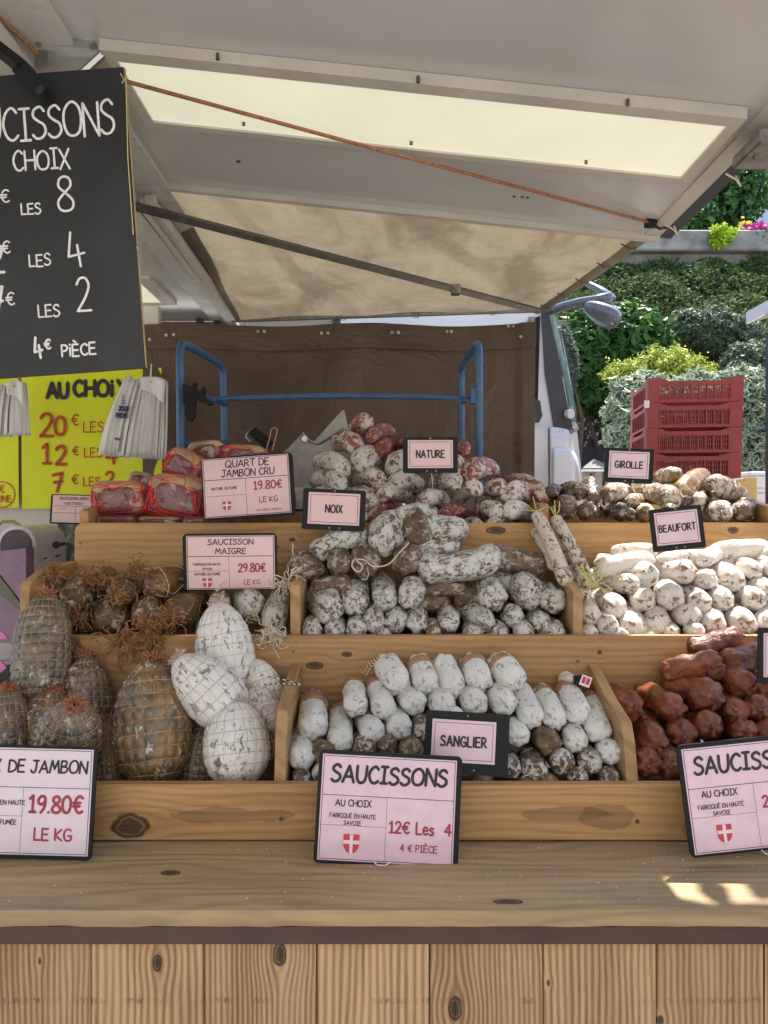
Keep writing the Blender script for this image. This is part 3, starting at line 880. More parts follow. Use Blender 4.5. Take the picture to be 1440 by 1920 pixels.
# ================================================================== LORRY behind the stall
T = empty('lorry', (0, 4.4, 0), 'white lorry cab standing behind the brown tarpaulin', 'lorry')
DL = 3.45
def L3(px, py, d=DL): return P(px, py, d)
pf = [(-.2, 2.62), (.66, 2.62), (.727, 2.42), (.80, 2.17), (.872, 1.89), (.878, 1.83), (.90, 1.62), (.905, .45), (-.2, .45)]
mb = MB()
mb.prism([(x, DL, z) for x, z in pf], (0, .3, 0))
mb.prism([(x + (.10 if x > .5 else 0), DL + .3, z) for x, z in pf], (0, 1.5, 0))
mb.prism([(x, DL + 1.8, z) for x, z in pf], (0, .3, 0))
mb.build('cab_body', M['van_white'], T)
def panel_px(name, mat, poly, y, th, parent=T, smooth=False):
    mb = MB(); mb.prism([P(a, b, y) for a, b in poly], (0, th, 0)); return mb.build(name, mat, parent)
panel_px('pillar', M['van_dark'], [(1014, 575), (1026, 575), (1050, 680), (1066, 770), (1074, 800), (1074, 812), (1040, 806), (1022, 700)], DL - .012, .010)
panel_px('side_window', M['rubber'], [(990, 600), (1013, 592), (1009, 740), (1008, 785), (990, 785)], DL - .012, .010)
dr = panel_px('door', M['van_white'], [(985, 803), (1027, 803), (1030, 1060), (985, 1060)], DL - .020, .018)
mb = MB(); mb.prism([P(a, b, DL - .03) for a, b in ((1001, 745), (1013, 752), (1017, 780), (1011, 792), (1000, 793))], (0, .009, 0)); mb.build('handle', M['van_dark'], dr)
panel_px('trim_strip', M['galv'], [(1027, 803), (1030.5, 803), (1033, 1060), (1029.5, 1060)], DL - .010, .008)
def curved(poly_top, name, y0):
    pass
# wing panels bulge round the front corner
def wing(name, xs, ytop, ybot, y0, curve):
    mb = MB()
    def fn(u, v):
        px = xs[0] + (xs[1] - xs[0]) * u
        yt = ytop(u); py = yt + (ybot - yt) * v
        p = P(px, py, y0); return (p.x, y0 + curve * max(0, u - .55) ** 2 * 4 * .25, p.z)
    mb.grid(fn, 14, 10)
    mb.build(name, M['van_white'], T, smooth=True, solid=.012)
wing('wing', (1031, 1083), lambda u: 801 + 12 * u ** 2, 1060, DL - .03, .5)
wing('step_fairing', (1037, 1096), lambda u: 840 + 4*u + 46 * max(0, (u - .45) / .55) ** 2.2, 1060, DL - .055, .5)
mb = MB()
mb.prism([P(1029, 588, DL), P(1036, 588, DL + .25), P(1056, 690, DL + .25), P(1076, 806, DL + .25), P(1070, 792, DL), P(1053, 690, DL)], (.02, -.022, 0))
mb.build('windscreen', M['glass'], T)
mb = MB(); mb.tube([P(1065, 776, 3.42), P(1071, 776, 3.40)], .022, 12); mb.build('marker_lamp', M['machine_white'], T)
mb = MB(); mb.tube([P(1073, 806, 3.42), P(1080, 806, 3.40)], .012, 10); mb.build('wiper_joint', M['galv'], T)
mir = MB()
mir.tube([P(1030, 583, 3.35), P(1060, 574, 3.30), P(1090, 567, 3.27), P(1118, 563, 3.25), P(1145, 557, 3.24)], [.030, .032, .034, .036, .038], 10, flat=((0, 0, 1), .62))
mir.tube([P(1086, 520, 3.35), P(1105, 534, 3.32), P(1128, 545, 3.28), P(1146, 557, 3.24)], [.028, .030, .032, .034], 10, flat=((0, 0, 1), .62))
mir.tube([P(1136, 558, 3.24), P(1134, 574, 3.24)], .03, 8)
ma = mir.build('mirror_arm', M['mirror_grey'], T, smooth=True)
c = P(1128, 588, 3.24)
mb = MB()
def mfn(u, v):
    a = u * 2 * math.pi; ph = v * math.pi
    x = math.cos(ph); r = math.sin(ph) ** .8 * (1 - .25 * x)
    dx = -x * .088; q = Vector((dx, math.cos(a) * r * .075, math.sin(a) * r * .043))
    q = Matrix.Rotation(math.radians(28), 3, 'Y') @ q
    return c + q
mb.grid(mfn, 20, 12, closeu=True); mb.build('mirror_housing', M['mirror_grey'], T, smooth=True)
for wx in (.35,):
    mb = MB(); mb.tube([(wx, 3.5, .42), (wx, 3.8, .42)], .42, 28); ty = mb.build('wheel', M['rubber'], T)
    mb = MB(); mb.tube([(wx, 3.48, .42), (wx, 3.5, .42)], .24, 20); mb.build('rim', M['galv'], ty)
mb = MB(); mb.bbox((-4.2, 3.6, .9), (-.3, 5.6, 2.2)); mb.build('cargo_body', M['offwhite'], T)

# ================================================================== things beyond on the right
# grey kiosk roof and white boxes
k = empty('kiosk', (1.4, 4.9, 0), 'small grey hipped roof on white posts behind the lorry bumper', 'kiosk')
def kp(px, py, d=4.75): return P(px, py, d)
mb = MB(); mb.add([kp(1092, 878), kp(1150, 878), P(1145, 872, 5.1), P(1098, 872, 5.1), P(1113, 861, 4.95)], [(0, 1, 4), (1, 2, 4), (2, 3, 4), (3, 0, 4)]); mb.build('roof', plain('grey_roof', (.13, .12, .115), .8), k)
mb = MB(); mb.bbox(kp(1092, 884), kp(1150, 880) + Vector((0, .3, 0))); mb.build('fascia', M['van_white'], k)
for a in (1098, 1122, 1142):
    mb = MB(); q = kp(a, 884); mb.bbox((q.x - .02, q.y + .02, 0), (q.x + .03, q.y + .07, q.z)); mb.build('post', M['galv'], k)
mb = MB(); q = kp(1094, 900); mb.bbox((q.x, q.y + .1, 0), (q.x + .2, q.y + .3, q.z)); mb.build('counter', plain('pale_grey_metal', (.35, .37, .38), .4), k)

pst = empty('market_awning', (1.227, 2.4, 0), 'white market awning corner on a dark square post', 'awning')
mb = MB(); mb.bbox((1.246, 2.39, 0), (1.30, 2.44, 2.07)); mb.build('post', M['van_dark'], pst)
mb = MB(); mb.prism([(1.127, 2.3, 2.085), (1.127, 2.3, 2.115), (2.9, 2.3, 2.5), (2.9, 2.3, 2.47)], (0, -1.5, 0)); mb.build('roof', M['van_white'], pst)
mb = MB(); mb.bbox((1.120, .8, 2.082), (1.126, 2.31, 2.118)); mb.build('edge_rail', M['van_white'], pst)

for i, (x0, y0, x1, y1, lab) in enumerate(((1407, 884, 1500, 916, 'white polystyrene box, the upper one behind the yellow crates'), (1404, 916, 1500, 947, 'white polystyrene box under the other one behind the yellow crates'))):
    a = P(x0, y1, 3.6); b = P(x1, y0, 3.6)
    e = empty('foam_box', ((a.x+b.x)/2, 3.8, a.z), lab, 'box', 'white boxes beside the yellow crates')
    mb = MB(); mb.bbox((a.x, 3.6, a.z), (b.x, 4.0, b.z - .02), .006); mb.build('body', M['van_white'], e)
    mb = MB(); mb.bbox((a.x - .006, 3.594, b.z - .0195), (b.x + .006, 4.006, b.z), .004); mb.build('lid', M['van_white'], e)
a = P(1404, 947.5, 3.6)
mb = MB(); mb.bbox((a.x, 3.58, a.z - .16), (a.x + .5, 4.1, a.z)); tag(mb.build('crate', M['crate_red']), 'red crate under the two white foam boxes', 'crate')
mb = MB(); mb.bbox((a.x - .05, 3.55, a.z - .20), (a.x + .6, 4.15, a.z - .163)); 
e = empty('trestle_table', (a.x + .2, 3.85, 0), 'trestle table carrying the foam boxes', 'table'); mb.build('tabletop', M['galv'], e)
for (q, r_) in ((0, 3.6), (.5, 3.6), (0, 4.1), (.5, 4.1)):
    mb = MB(); mb.bbox((a.x + q, r_ - .015, 0), (a.x + q + .03, r_ + .015, a.z - .203)); mb.build('leg', M['galv'], e)

# ---- crates
def crate(label, origin, yaw, w, dp, h, mat, fine=True, group=None, name='plastic_crate'):
    e = empty(name, origin, label, 'crate', group, rot=Matrix.Rotation(yaw, 3, 'Z'))
    th = .012
    def side(nm, half, along, n, axis, sgn):
        """one lattice wall; along = length, half = distance from centre"""
        mb = MB()
        def bx(a0, a1, z0, z1, t=th, off=0.0):
            s0 = sgn * half; lo = min(s0, s0 - sgn * t) ; hi = max(s0, s0 - sgn * t)
            lo += sgn * off; hi += sgn * off
            if axis == 'x': mb.bbox((a0, lo, z0), (a1, hi, z1))
            else: mb.bbox((lo, a0, z0), (hi, a1, z1))
        L_ = along / 2
        bx(-L_, L_, 0.0, h*.13)
        bx(-L_ + .03, L_ - .03, h*.68, h*.86)
        bx(-L_ - .001*0, -L_ + .05, h*.131, h*1.0 - .001, th, .0008); bx(L_ - .05, L_, h*.131, h - .001, th, .0008)
        # sloped shoulders up to the corner posts
        for s_ in (-1, 1):
            q = [(s_*(L_-.05), h*.861), (s_*(L_-.095), h*.861), (s_*(L_-.05), h*.985)]
            s0 = sgn * (half - .001)
            if axis == 'x': mb.prism([(a, s0, z) for a, z in q], (0, -sgn * (th - .002), 0))
            else: mb.prism([(s0, a, z) for a, z in q], (-sgn * (th - .002), 0, 0))
        m = n * 4
        for i in range(m):
            a = -L_ + .052 + (2 * L_ - .104) * (i + .5) / m
            wd = (2 * L_ - .104) / m * .42
            bx(a - wd/2, a + wd/2, h*.131, h*.679, th * .6, -.002)
        for q in (.30, .49):
            bx(-L_ + .051, L_ - .051, h*q, h*(q + .035), th * .5, -.0035)
        for i in range(n + 1):
            a = -L_ + .054 + (2 * L_ - .108) * i / n
            bx(a - .0022, a + .0022, h*.10, h*.70, .005, .0045)
        return mb.build(nm, mat, e, local=True)
    side('side_panel', dp / 2, w, 9, 'x', -1); side('side_panel', dp / 2, w, 9, 'x', 1)
    side('end_panel', w / 2 - .0004, dp - .03, 6, 'y', -1); side('end_panel', w / 2 - .0004, dp - .03, 6, 'y', 1)
    mb = MB()
    for i in range(12):
        x = -w/2 + .02 + (w - .04) * i / 11; mb.bbox((x - .006, -dp/2 + .014, .004), (x + .006, dp/2 - .014, .012))
    for i in range(8):
        y = -dp/2 + .03 + (dp - .06) * i / 7; mb.bbox((-w/2 + .014, y - .006, .0125), (w/2 - .014, y + .006, .018))
    mb.build('base_grid', mat, e, local=True)
    return e
cx_, cy_ = 1.405, 3.50
hh = 47.5 / F * 3.3
zt = P(0, 706, 3.3).z
labs = ['red plastic crate on top of the stack, rim open to the sky', 'red plastic crate second down with a white tag on its corner', 'red plastic crate third down in the stack', 'red plastic crate at the foot of the red stack, on the yellow one']
for i in range(4):
    off = -.0035 * i
    crate(labs[i], (cx_ + off, cy_, zt - hh * (i + 1)), math.radians(-8), .402, .40, hh - .001, M['crate_red'], group='stacked red plastic crates')
zy = zt - hh * 4
lab_y = ['pale yellow crate directly under the red stack', 'pale yellow crate second under the red stack, mostly behind the sausages']
hy = 26 / F * 3.25
crate(lab_y[0], (cx_ + .012, 3.46, zy - .115), math.radians(-8), .445, .42, .113, M['crate_yellow'], group='pale yellow plastic crates')
crate(lab_y[1], (cx_ + .008, 3.46, zy - .23), math.radians(-8), .445, .42, .113, M['crate_yellow'], group='pale yellow plastic crates')
mb = MB(); mb.bbox((cx_ - .35, 3.1, zy - .26), (cx_ + .30, 3.8, zy - .231)); e = empty('folding_table', (cx_, 3.45, 0), 'table under the stacked crates', 'table'); mb.build('tabletop', M['galv'], e)
for (q, r_) in ((-.3, 3.15), (.24, 3.15), (-.3, 3.75), (.24, 3.75)):
    mb = MB(); mb.bbox((cx_ + q, r_ - .015, 0), (cx_ + q + .03, r_ + .015, zy - .262)); mb.build('leg', M['galv'], e)
mb = MB(); q = P(1213, 758, 3.28); mb.bbox(q + Vector((-.012, -.002, -.016)), q + Vector((.010, 0, .016))); tag(mb.build('paper_tag', M['emblem_white']), 'small white paper tag stuck to a red crate corner', 'tag')

# ================================================================== HATCH, canopy, tarpaulin
def hz(x, y, dz=0): return CAMZ + .85 - .1065 * x + dz
Hh = empty('raised_hatch', (0, 1.4, 2.35), 'white raised side hatch of the stall trailer with a long lit lamp', 'hatch')
def slab(mb, x0, x1, y0, y1, z0, z1):
    mb.add([Vector((x, y, hz(x, y, z))) for x in (x0, x1) for y in (y0, y1) for z in (z0, z1)], [(0,1,3,2),(4,6,7,5),(0,4,5,1),(2,3,7,6),(0,2,6,4),(1,5,7,3)])
mb = MB(); slab(mb, -.655, .745, .62, 2.07, 0.0, .035); mb.build('panel', M['panel'], Hh)
mb = MB(); slab(mb, -.675, .765, 2.071, 2.092, -.016, .037); mb.build('back_trim', M['trim'], Hh)
mb = MB(); slab(mb, .725, .765, .6, 2.070, -.004, .036); mb.build('side_trim', M['trim'], Hh)
mb = MB(); slab(mb, .766, .80, .6, 2.085, -.002, .034); mb.build('edge_seal', M['van_dark'], Hh)
mb = MB(); slab(mb, -.675, -.655, .6, 2.070, -.010, .036); mb.build('side_trim', M['trim'], Hh)
mb = MB()
for (a, b, c_, d_) in ((-.545, .695, 1.428, 1.462), (-.545, .695, 1.69, 1.712), (-.545, -.522, 1.462, 1.69), (.672, .695, 1.462, 1.69)):
    slab(mb, a, b, c_, d_, -.024, -.001)
lf = mb.build('lamp_frame', M['trim'], Hh)
mb = MB(); slab(mb, -.522, .672, 1.462, 1.69, -.019, -.002); mb.build('diffuser', M['lamp'], lf)
mb = MB()
for (px, py) in ((408, 106), (784, 149), (1177, 192), (457, 230), (771, 266), (1099, 302)):
    t = (960 - py) / F; u = (px - 720) / F; d = (.85 - .02) / (t + .1065 * u)
    q = P(px, py, d); mb.tube([q + Vector((0, 0, .006)), q - Vector((0, 0, .006))], .0036, 8)
mb.build('screw', M['screw'], Hh)
mb = MB()
for (px, py) in ((447, 303), (449, 302), (980, 369), (990, 370), (965, 368), (1276, 285)):
    d = .85 / ((960 - py) / F + .1065 * (px - 720) / F); q = P(px, py, d); mb.tube([q + Vector((0, 0, .004)), q - Vector((.002, 0, .0015))], .0045, 5)
mb.build('scuff_mark', M['van_dark'], Hh)
# rope hook knob, gas-strut bracket
q = P(1219, 418, 1.985)
mb = MB(); mb.tube([q + Vector((-.012, 0, .0)), q + Vector((.014, 0, 0))], .014, 12); mb.tube([q, q + Vector((.03, .01, -.012)), q + Vector((.062, .03, .0))], .0035, 6); kn = mb.build('rope_knob', M['rubber'], Hh, smooth=False)
mb = MB(); q = P(1424, 282, 1.50); mb.bbox(q + Vector((-.028, -.06, -.012)), q + Vector((.05, .06, .016)), .004); mb.tube([q + Vector((0, 0, -.02)), q + Vector((0, 0, 0))], .012, 10); mb.build('strut_bracket', M['galv'], Hh)
mb = MB()
for (px, py) in ((1363, 328), (1368, 324), (1250, 425), (1255, 421), (1213, 445)):
    d = .86 / ((960 - py) / F + .1065 * (px - 720) / F); q = P(px, py, d)
    mb.tube([q + Vector((0, 0, .006)), q - Vector((0, 0, .004))], .005, 8)
mb.build('eyelet', M['galv'], Hh)
for i, (px, py) in enumerate(((1378, 336), (1262, 430))):
    d = .80 / ((960 - py) / F); q = P(px, py, .79 * F / (960 - py + .1065 * (px - 720)))
    mb = MB(); mb.tube([q + Vector((-.02, 0, .012)), q + Vector((0, -.006, -.004)), q + Vector((.012, .0, -.014)), q + Vector((.006, .01, .012))], .0022, 5); mb.build('cord_tie', M['string'], Hh)

# canvas roof between hatch and corner post
A0, A1, B1, B0 = P(286, 342, 2.10), P(1200, 440, 2.10), P(1008, 583, 2.99), P(436, 603, 3.24)
def cfn(u, v):
    a = A0.lerp(A1, u); b = B0.lerp(B1, u); p = a.lerp(b, v)
    sag = -.018 * math.sin(math.pi * u) * math.sin(math.pi * v) + .012 * mnoise.noise(Vector((u * 3.5, v * 3, .3))) * 2
    fold = .006 * math.sin(u * 21 + v * 9) * math.sin(math.pi * v) * math.sin(math.pi * u)
    return p + Vector((0, 0, sag + fold))
cr = empty('canvas_roof', (0, 2.6, 2.3), 'stained beige canvas stretched behind the raised hatch', 'canopy')
mb = MB(); mb.grid(cfn, 60, 44); mb.build('canvas', M['canvas'], cr, smooth=True)
mb = MB(); mb.tube([A1 + Vector((.02, 0, .0)), (A1 + B1) / 2 + Vector((.015, 0, -.004)), B1 + Vector((.01, 0, 0))], [.022, .021, .019], 8, flat=((0, 0, 1), .5)); mb.build('side_hem', M['canvas'], cr, smooth=True)
mb = MB(); mb.tube([B0 + Vector((0, 0, .006)), B1 + Vector((0, 0, .004))], .011, 8); mb.build('rear_bar', M['galv'], cr)
for k_ in range(5):
    q = A1.lerp(B1, (k_ + .4) / 5) + Vector((.008, 0, -.006))
    mb = MB(); mb.tube([q + Vector((-.03, 0, .004)), q + Vector((-.008, -.01, -.014)), q + Vector((.012, 0, -.012)), q + Vector((.02, .01, .004)), q + Vector((-.006, .014, -.010))], .0024, 5); mb.build('lacing', M['bar'], cr)
for k_ in range(3):
    q = B0.lerp(B1, .38 + k_ * .24) + Vector((0, -.012, -.002))
    mb = MB(); mb.tube([q + Vector((-.014, 0, .014)), q + Vector((-.008, -.01, -.014)), q + Vector((.008, -.01, -.014)), q + Vector((.014, 0, .012))], .0026, 5); mb.build('lacing', M['galv'], cr)
# dark diagonal stay under the canvas
a = P(235, 382, 1.98); b = P(1010, 583, 2.84)
sb = empty('support_stay', a, 'long dark metal stay crossing under the beige canvas', 'stay')
mb = MB(); mb.tube([a, b], .0135, 4); mb.build('bar', M['bar'], sb)
q = a.lerp(b, .735); mb = MB(); mb.bbox(q + Vector((-.016, -.02, -.018)), q + Vector((.016, .02, .014)), .003); mb.tube([q + Vector((0, -.03, -.004)), q + Vector((0, .0, -.004))], .006, 8); mb.build('clamp', M['galv'], sb)
# left profile beam and ceiling of the trailer
cl = empty('trailer_ceiling', (-1.6, 2.2, 2.36), 'cream ceiling of the stall trailer with a small lit lamp', 'ceiling')
mb = MB(); mb.bbox((-3.2, .1, 2.362), (-.70, 3.38, 2.40)); mb.build('ceiling_panel', M['panel'], cl)
def beam(x0a, x1a, x0b, x1b, ya, yb, za, zb, th):
    mb = MB(); mb.add([(x0a, ya, za), (x1a, ya, za), (x1b, yb, zb), (x0b, yb, zb), (x0a, ya, za+th), (x1a, ya, za+th), (x1b, yb, zb+th), (x0b, yb, zb+th)], [(0,1,2,3),(7,6,5,4),(0,4,5,1),(1,5,6,2),(2,6,7,3),(3,7,4,0)]); return mb
beam(-.755, -.690, -.765, -.700, .55, 3.37, 2.356, 2.350, .03).build('beam', M['offwhite'], cl)
beam(-.688, -.676, -.698, -.655, 2.10, 3.37, 2.352, 2.335, .03).build('beam_lip', M['trim'], cl)
beam(-.674, -.652, -.653, -.640, 2.10, 3.25, 2.362, 2.325, .03).build('beam_rail', M['trim'], cl)
mb = MB()
for (a, b, c_, d_) in ((-1.9, -.852, 2.72, 2.775), (-1.9, -.852, 3.04, 3.07), (-.905, -.852, 2.775, 3.04)): mb.bbox((a, c_, 2.350), (b, d_, 2.3615))
l2 = mb.build('lamp_frame', M['trim'], cl)
mb = MB(); mb.bbox((-.80, .1, 2.40), (-.60, 3.3, 2.47)); mb.build('gutter', M['offwhite'], cl)
mb = MB(); mb.bbox((-1.9, 2.776, 2.353), (-.906, 3.039, 2.3612)); mb.build('diffuser', M['lamp'], l2)
mb = MB(); mb.bbox((-3.2, 3.38, 2.30), (-.62, 3.40, 2.36)); mb.build('rear_rail', M['galv'], cl)
for px in (375, 408):
    q = P(px, 600, 3.34); mb = MB(); mb.bbox(q + Vector((-.014, -.02, -.028)), q + Vector((.014, .02, .012)), .004); mb.tube([q + Vector((0, -.03, -.01)), q + Vector((0, -.02, -.01))], .008, 8); mb.build('buckle', M['bar'], cl)
# inner hinge plates seen beside the blackboard
q = P(262, 342, 2.12); mb = MB(); mb.bbox(q + Vector((-.06, 0, -.012)), q + Vector((.035, .02, .022)), .003); mb.tube([q + Vector((-.01, -.004, .004)), q + Vector((-.01, .0, .004))], .006, 8); mb.build('hinge_plate', M['steel'], cl)
q = P(262, 365, 2.12); mb = MB(); mb.bbox(q + Vector((-.07, 0, -.022)), q + Vector((.045, .02, .014)), .003); mb.build('hinge_plate', M['offwhite'], cl)

# aluminium hinge bracket above the blackboard
hb = empty('hinge_bracket', P(130, 110, 1.46), 'brushed aluminium hinge bracket with two bolts above the blackboard', 'bracket')
mb = MB(); mb.prism([P(a, b, 1.455) for a, b in ((66, 84), (193, 94), (150, 137), (150, 160), (63, 160))], (0, .006, 0)); mb.build('plate', M['steel'], hb)
mb = MB(); mb.prism([P(62, 66, 1.44), P(185, 76, 1.44), P(193, 93, 1.44), P(68, 83, 1.44)], (0, .03, 0)); mb.build('flange', M['steel'], hb)
mb = MB(); mb.tube([P(196, 98, 1.45), P(152, 139, 1.45)], .008, 6); mb.build('stiffener', M['steel'], hb)
for (px, py) in ((73, 79), (174, 84)):
    q = P(px, py, 1.435); mb = MB(); mb.tube([q + Vector((0, .006, .004)), q + Vector((0, -.003, -.006))], .0065, 6); mb.build('bolt', M['steel'], hb)
mb = MB(); mb.prism([P(a, b, 1.50) for a, b in ((70, 15), (145, 20), (190, 75), (70, 68))], (0, 0, .003)); mb.build('backing_plate', M['offwhite'], hb)

# ropes
def rope(label, pts, r, mat):
    pp = []
    for i in range(len(pts) - 1):
        for k_ in range(8): pp.append(pts[i].lerp(pts[i+1], k_ / 8))
    pp.append(pts[-1])
    mb = MB(); mb.tube(pp, r, 8); return tag(mb.build('rope', mat, smooth=True), label, 'rope')
ropem = plain('orange_rope', (.36, .15, .08), .8, var=.3, scale=120, bump=.6)
rope('orange rope stretched under the lit hatch lamp from the blackboard to a black knob', [P(190, 140, 1.42), P(640, 262, 1.62), P(1214, 416, 1.975)], .0042, ropem)
rope('short orange rope running past the bracket above the blackboard', [P(-60, -20, 1.30), P(36, 66, 1.40), P(70, 100, 1.44)], .0045, ropem)

# tarpaulin
tp = empty('tarpaulin', (-.17, 3.0, .2), 'brown tarpaulin wall with press studs hung behind the stall', 'tarpaulin')
TX0, TX1, TZ1 = P(268, 0, 3.0).x, P(1002, 0, 3.0).x, P(0, 612, 3.0).z
def tfn(u, v):
    x = TX0 + (TX1 - TX0) * u; z = .15 + (TZ1 - .15) * v
    y = 3.0 + .012 * math.sin(x * 9 + z * 2) * (1 - .6 * v) + .022 * mnoise.noise(Vector((x * 2.2, z * 1.4, 0))) + .006 * mnoise.noise(Vector((x * 9, z * 5, 3)))
    if u > .955: y -= .012
    return (x, y, z + .006 * math.sin(u * 14))
mb = MB(); mb.grid(tfn, 110, 60); mb.build('sheet', M['tarp'], tp, smooth=True)
mb = MB(); mb.grid(lambda u, v: (lambda p: (p[0], p[1] - .012, p[2]))(tfn(u, .955 + .047 * v)), 110, 3); mb.build('top_hem', M['tarp'], tp, smooth=True)
for (px, py) in ((281, 637), (312, 629), (326, 628), (484, 622), (496, 622), (603, 625), (615, 625), (735, 624), (747, 624), (838, 622), (846, 622), (953, 612), (962, 612), (976, 632), (300, 818)):
    q = P(px, py, 2.965); mb = MB(); mb.tube([q, q + Vector((0, -.006, 0))], .0065, 8); mb.build('press_stud', M['steel'], tp)
mb = MB(); q = P(991, 0, 3.05); mb.bbox((q.x, 3.04, 0), (q.x + .024, 3.062, P(0, 585, 2.97).z)); mb.build('corner_post', M['galv'], tp)

# left wall with posters
wl = empty('trailer_wall', (-2, 3.1, 0), 'pale grey wall panel of the stall behind the yellow posters', 'wall')
mb = MB(); mb.bbox((-3.2, 3.06, 0), (-.93, 3.10, 2.35)); mb.build('wall_panel', M['offwhite'], wl)
q = P(285, 0, 3.02); mb = MB(); mb.bbox((q.x - .035, 3.01, 0), (q.x + .03, 3.05, 2.33), .004); mb.build('post', M['offwhite'], wl)

def poster(label, x0, y0, x1, y1, d):
    s = d / F
    e = empty('price_poster', P((x0+x1)/2, (y0+y1)/2, d), label, 'poster', 'fluorescent yellow price posters', rot=facing(.4))
    w_, h_ = x1 - x0, y1 - y0
    mb = MB(); mb.grid(lambda u, v: ((u-.5)*w_*s, (v-.5)*h_*s, -.003 + .002*math.sin(u*7+v*5)), 20, 20); mb.build('sheet', M['yellow'], e, local=True, smooth=True)
    return e, s
e, s = poster('fluorescent yellow poster with black and red hand-painted prices', 40, 690, 303, 953, 3.0)
X = lambda px: (px - 171.5) * s
Y = lambda py: -(py - 821.5) * s
mb = MB(); text_strokes(mb, 'AU', X(89), Y(745), 27*s, 7.5*s, 'L', sx=.95, z=.001); text_strokes(mb, 'CHOi', X(139), Y(742), 28*s, 7.5*s, 'L', sx=1.0, z=.001); text_strokes(mb, 'X', X(222), Y(742), 28*s, 7.5*s, 'L', z=.001); mb.build('heading_lettering', M['ink'], e, local=True)
mb = MB()
AL = {'4': 'c4', '2': 'c9', '9': 'c9'}
text_strokes(mb, '2', X(76), Y(817), 42*s, 6*s, 'L', z=.001); text_strokes(mb, '0', X(103), Y(815), 34*s, 6*s, 'L', z=.001)
text_strokes(mb, '€', X(134), Y(797), 20*s, 2.5*s, 'L', z=.001); text_strokes(mb, 'LES', X(157), Y(810), 19*s, 2.2*s, 'L', z=.001)
text_strokes(mb, '8', X(212), Y(815), 34*s, 6*s, 'L', z=.001)
text_strokes(mb, '1', X(80), Y(868), 36*s, 6*s, 'L', z=.001); text_strokes(mb, '2', X(105), Y(870), 34*s, 6*s, 'L', z=.001)
text_strokes(mb, '€', X(136), Y(853), 16*s, 2.5*s, 'L', z=.001); text_strokes(mb, 'LES', X(158), Y(857), 17*s, 2.2*s, 'L', z=.001)
text_strokes(mb, '4', X(199), Y(869), 34*s, 5.5*s, 'L', z=.001)
text_strokes(mb, '7', X(99), Y(921), 34*s, 6*s, 'L', z=.001, alt={'7': 'c7'}); text_strokes(mb, '€', X(134), Y(907), 17*s, 2.5*s, 'L', z=.001)
text_strokes(mb, 'LES', X(156), Y(911), 16*s, 2.2*s, 'L', z=.001); text_strokes(mb, '2', X(198), Y(911), 26*s, 5*s, 'L', z=.001)
mb.build('price_lettering', M['paint_red'], e, local=True)
e, s = poster('fluorescent yellow poster mostly cut off, with red circled writing', -230, 690, 34, 953, 3.002)
mb = MB()
cx, cy = (3 - (-98)) , -(928 - 821.5)
mb.tube([((cx + 24*math.cos(a)) * s, (cy + 24*math.sin(a)) * s, .001) for a in [k_*math.pi/10 for k_ in range(21)]], 1.0*s, 5, flat=((0,0,1), .4))
text_strokes(mb, '€', (cx)*s, (cy+4)*s, 14*s, 1.8*s, 'C', z=.001); text_strokes(mb, 'UNE', (cx+4)*s, (cy-14)*s, 12*s, 1.8*s, 'C', z=.001)
text_strokes(mb, '5', (-30)*s, (cy+40)*s, 50*s, 7*s, 'C', z=.001)
mb.build('price_lettering', M['paint_red'], e, local=True)

# small framed price sign leaning near the yellow poster
e, s, (x0, x1, y0, y1) = sign_base('small pink price sign for appetiser sticks in front of the yellow poster', 138, 955, 2.3, 88, 56, -1.5, 4, 0, M['card_salmon'], 'framed pink price signs', (4, 3, 2, 3), rad=4, thick=4)
mb = MB(); lines(mb, [(x0+2, y1-20, x1-2, y1-20), (x0+2, y0+18, x1-2, y0+18), (4, y0+2, 4, y1-20)], s, .7)
text_strokes(mb, 'SAUCISSONS APÉRO', 0, (y1-8)*s, 4.6*s, .8*s); text_strokes(mb, '« LES STICKS »', 0, (y1-17)*s, 4.2*s, .8*s); text_strokes(mb, '------', -20*s, (y0+24)*s, 4*s, .6*s); mb.build('lettering', M['ink'], e, local=True)
mb = MB(); text_strokes(mb, '12', 20*s, (y0+22)*s, 6*s, .9*s); text_strokes(mb, 'Le kg', 20*s, (y0+7)*s, 5*s, .8*s); mb.build('price_lettering', M['ink_red'], e, local=True)

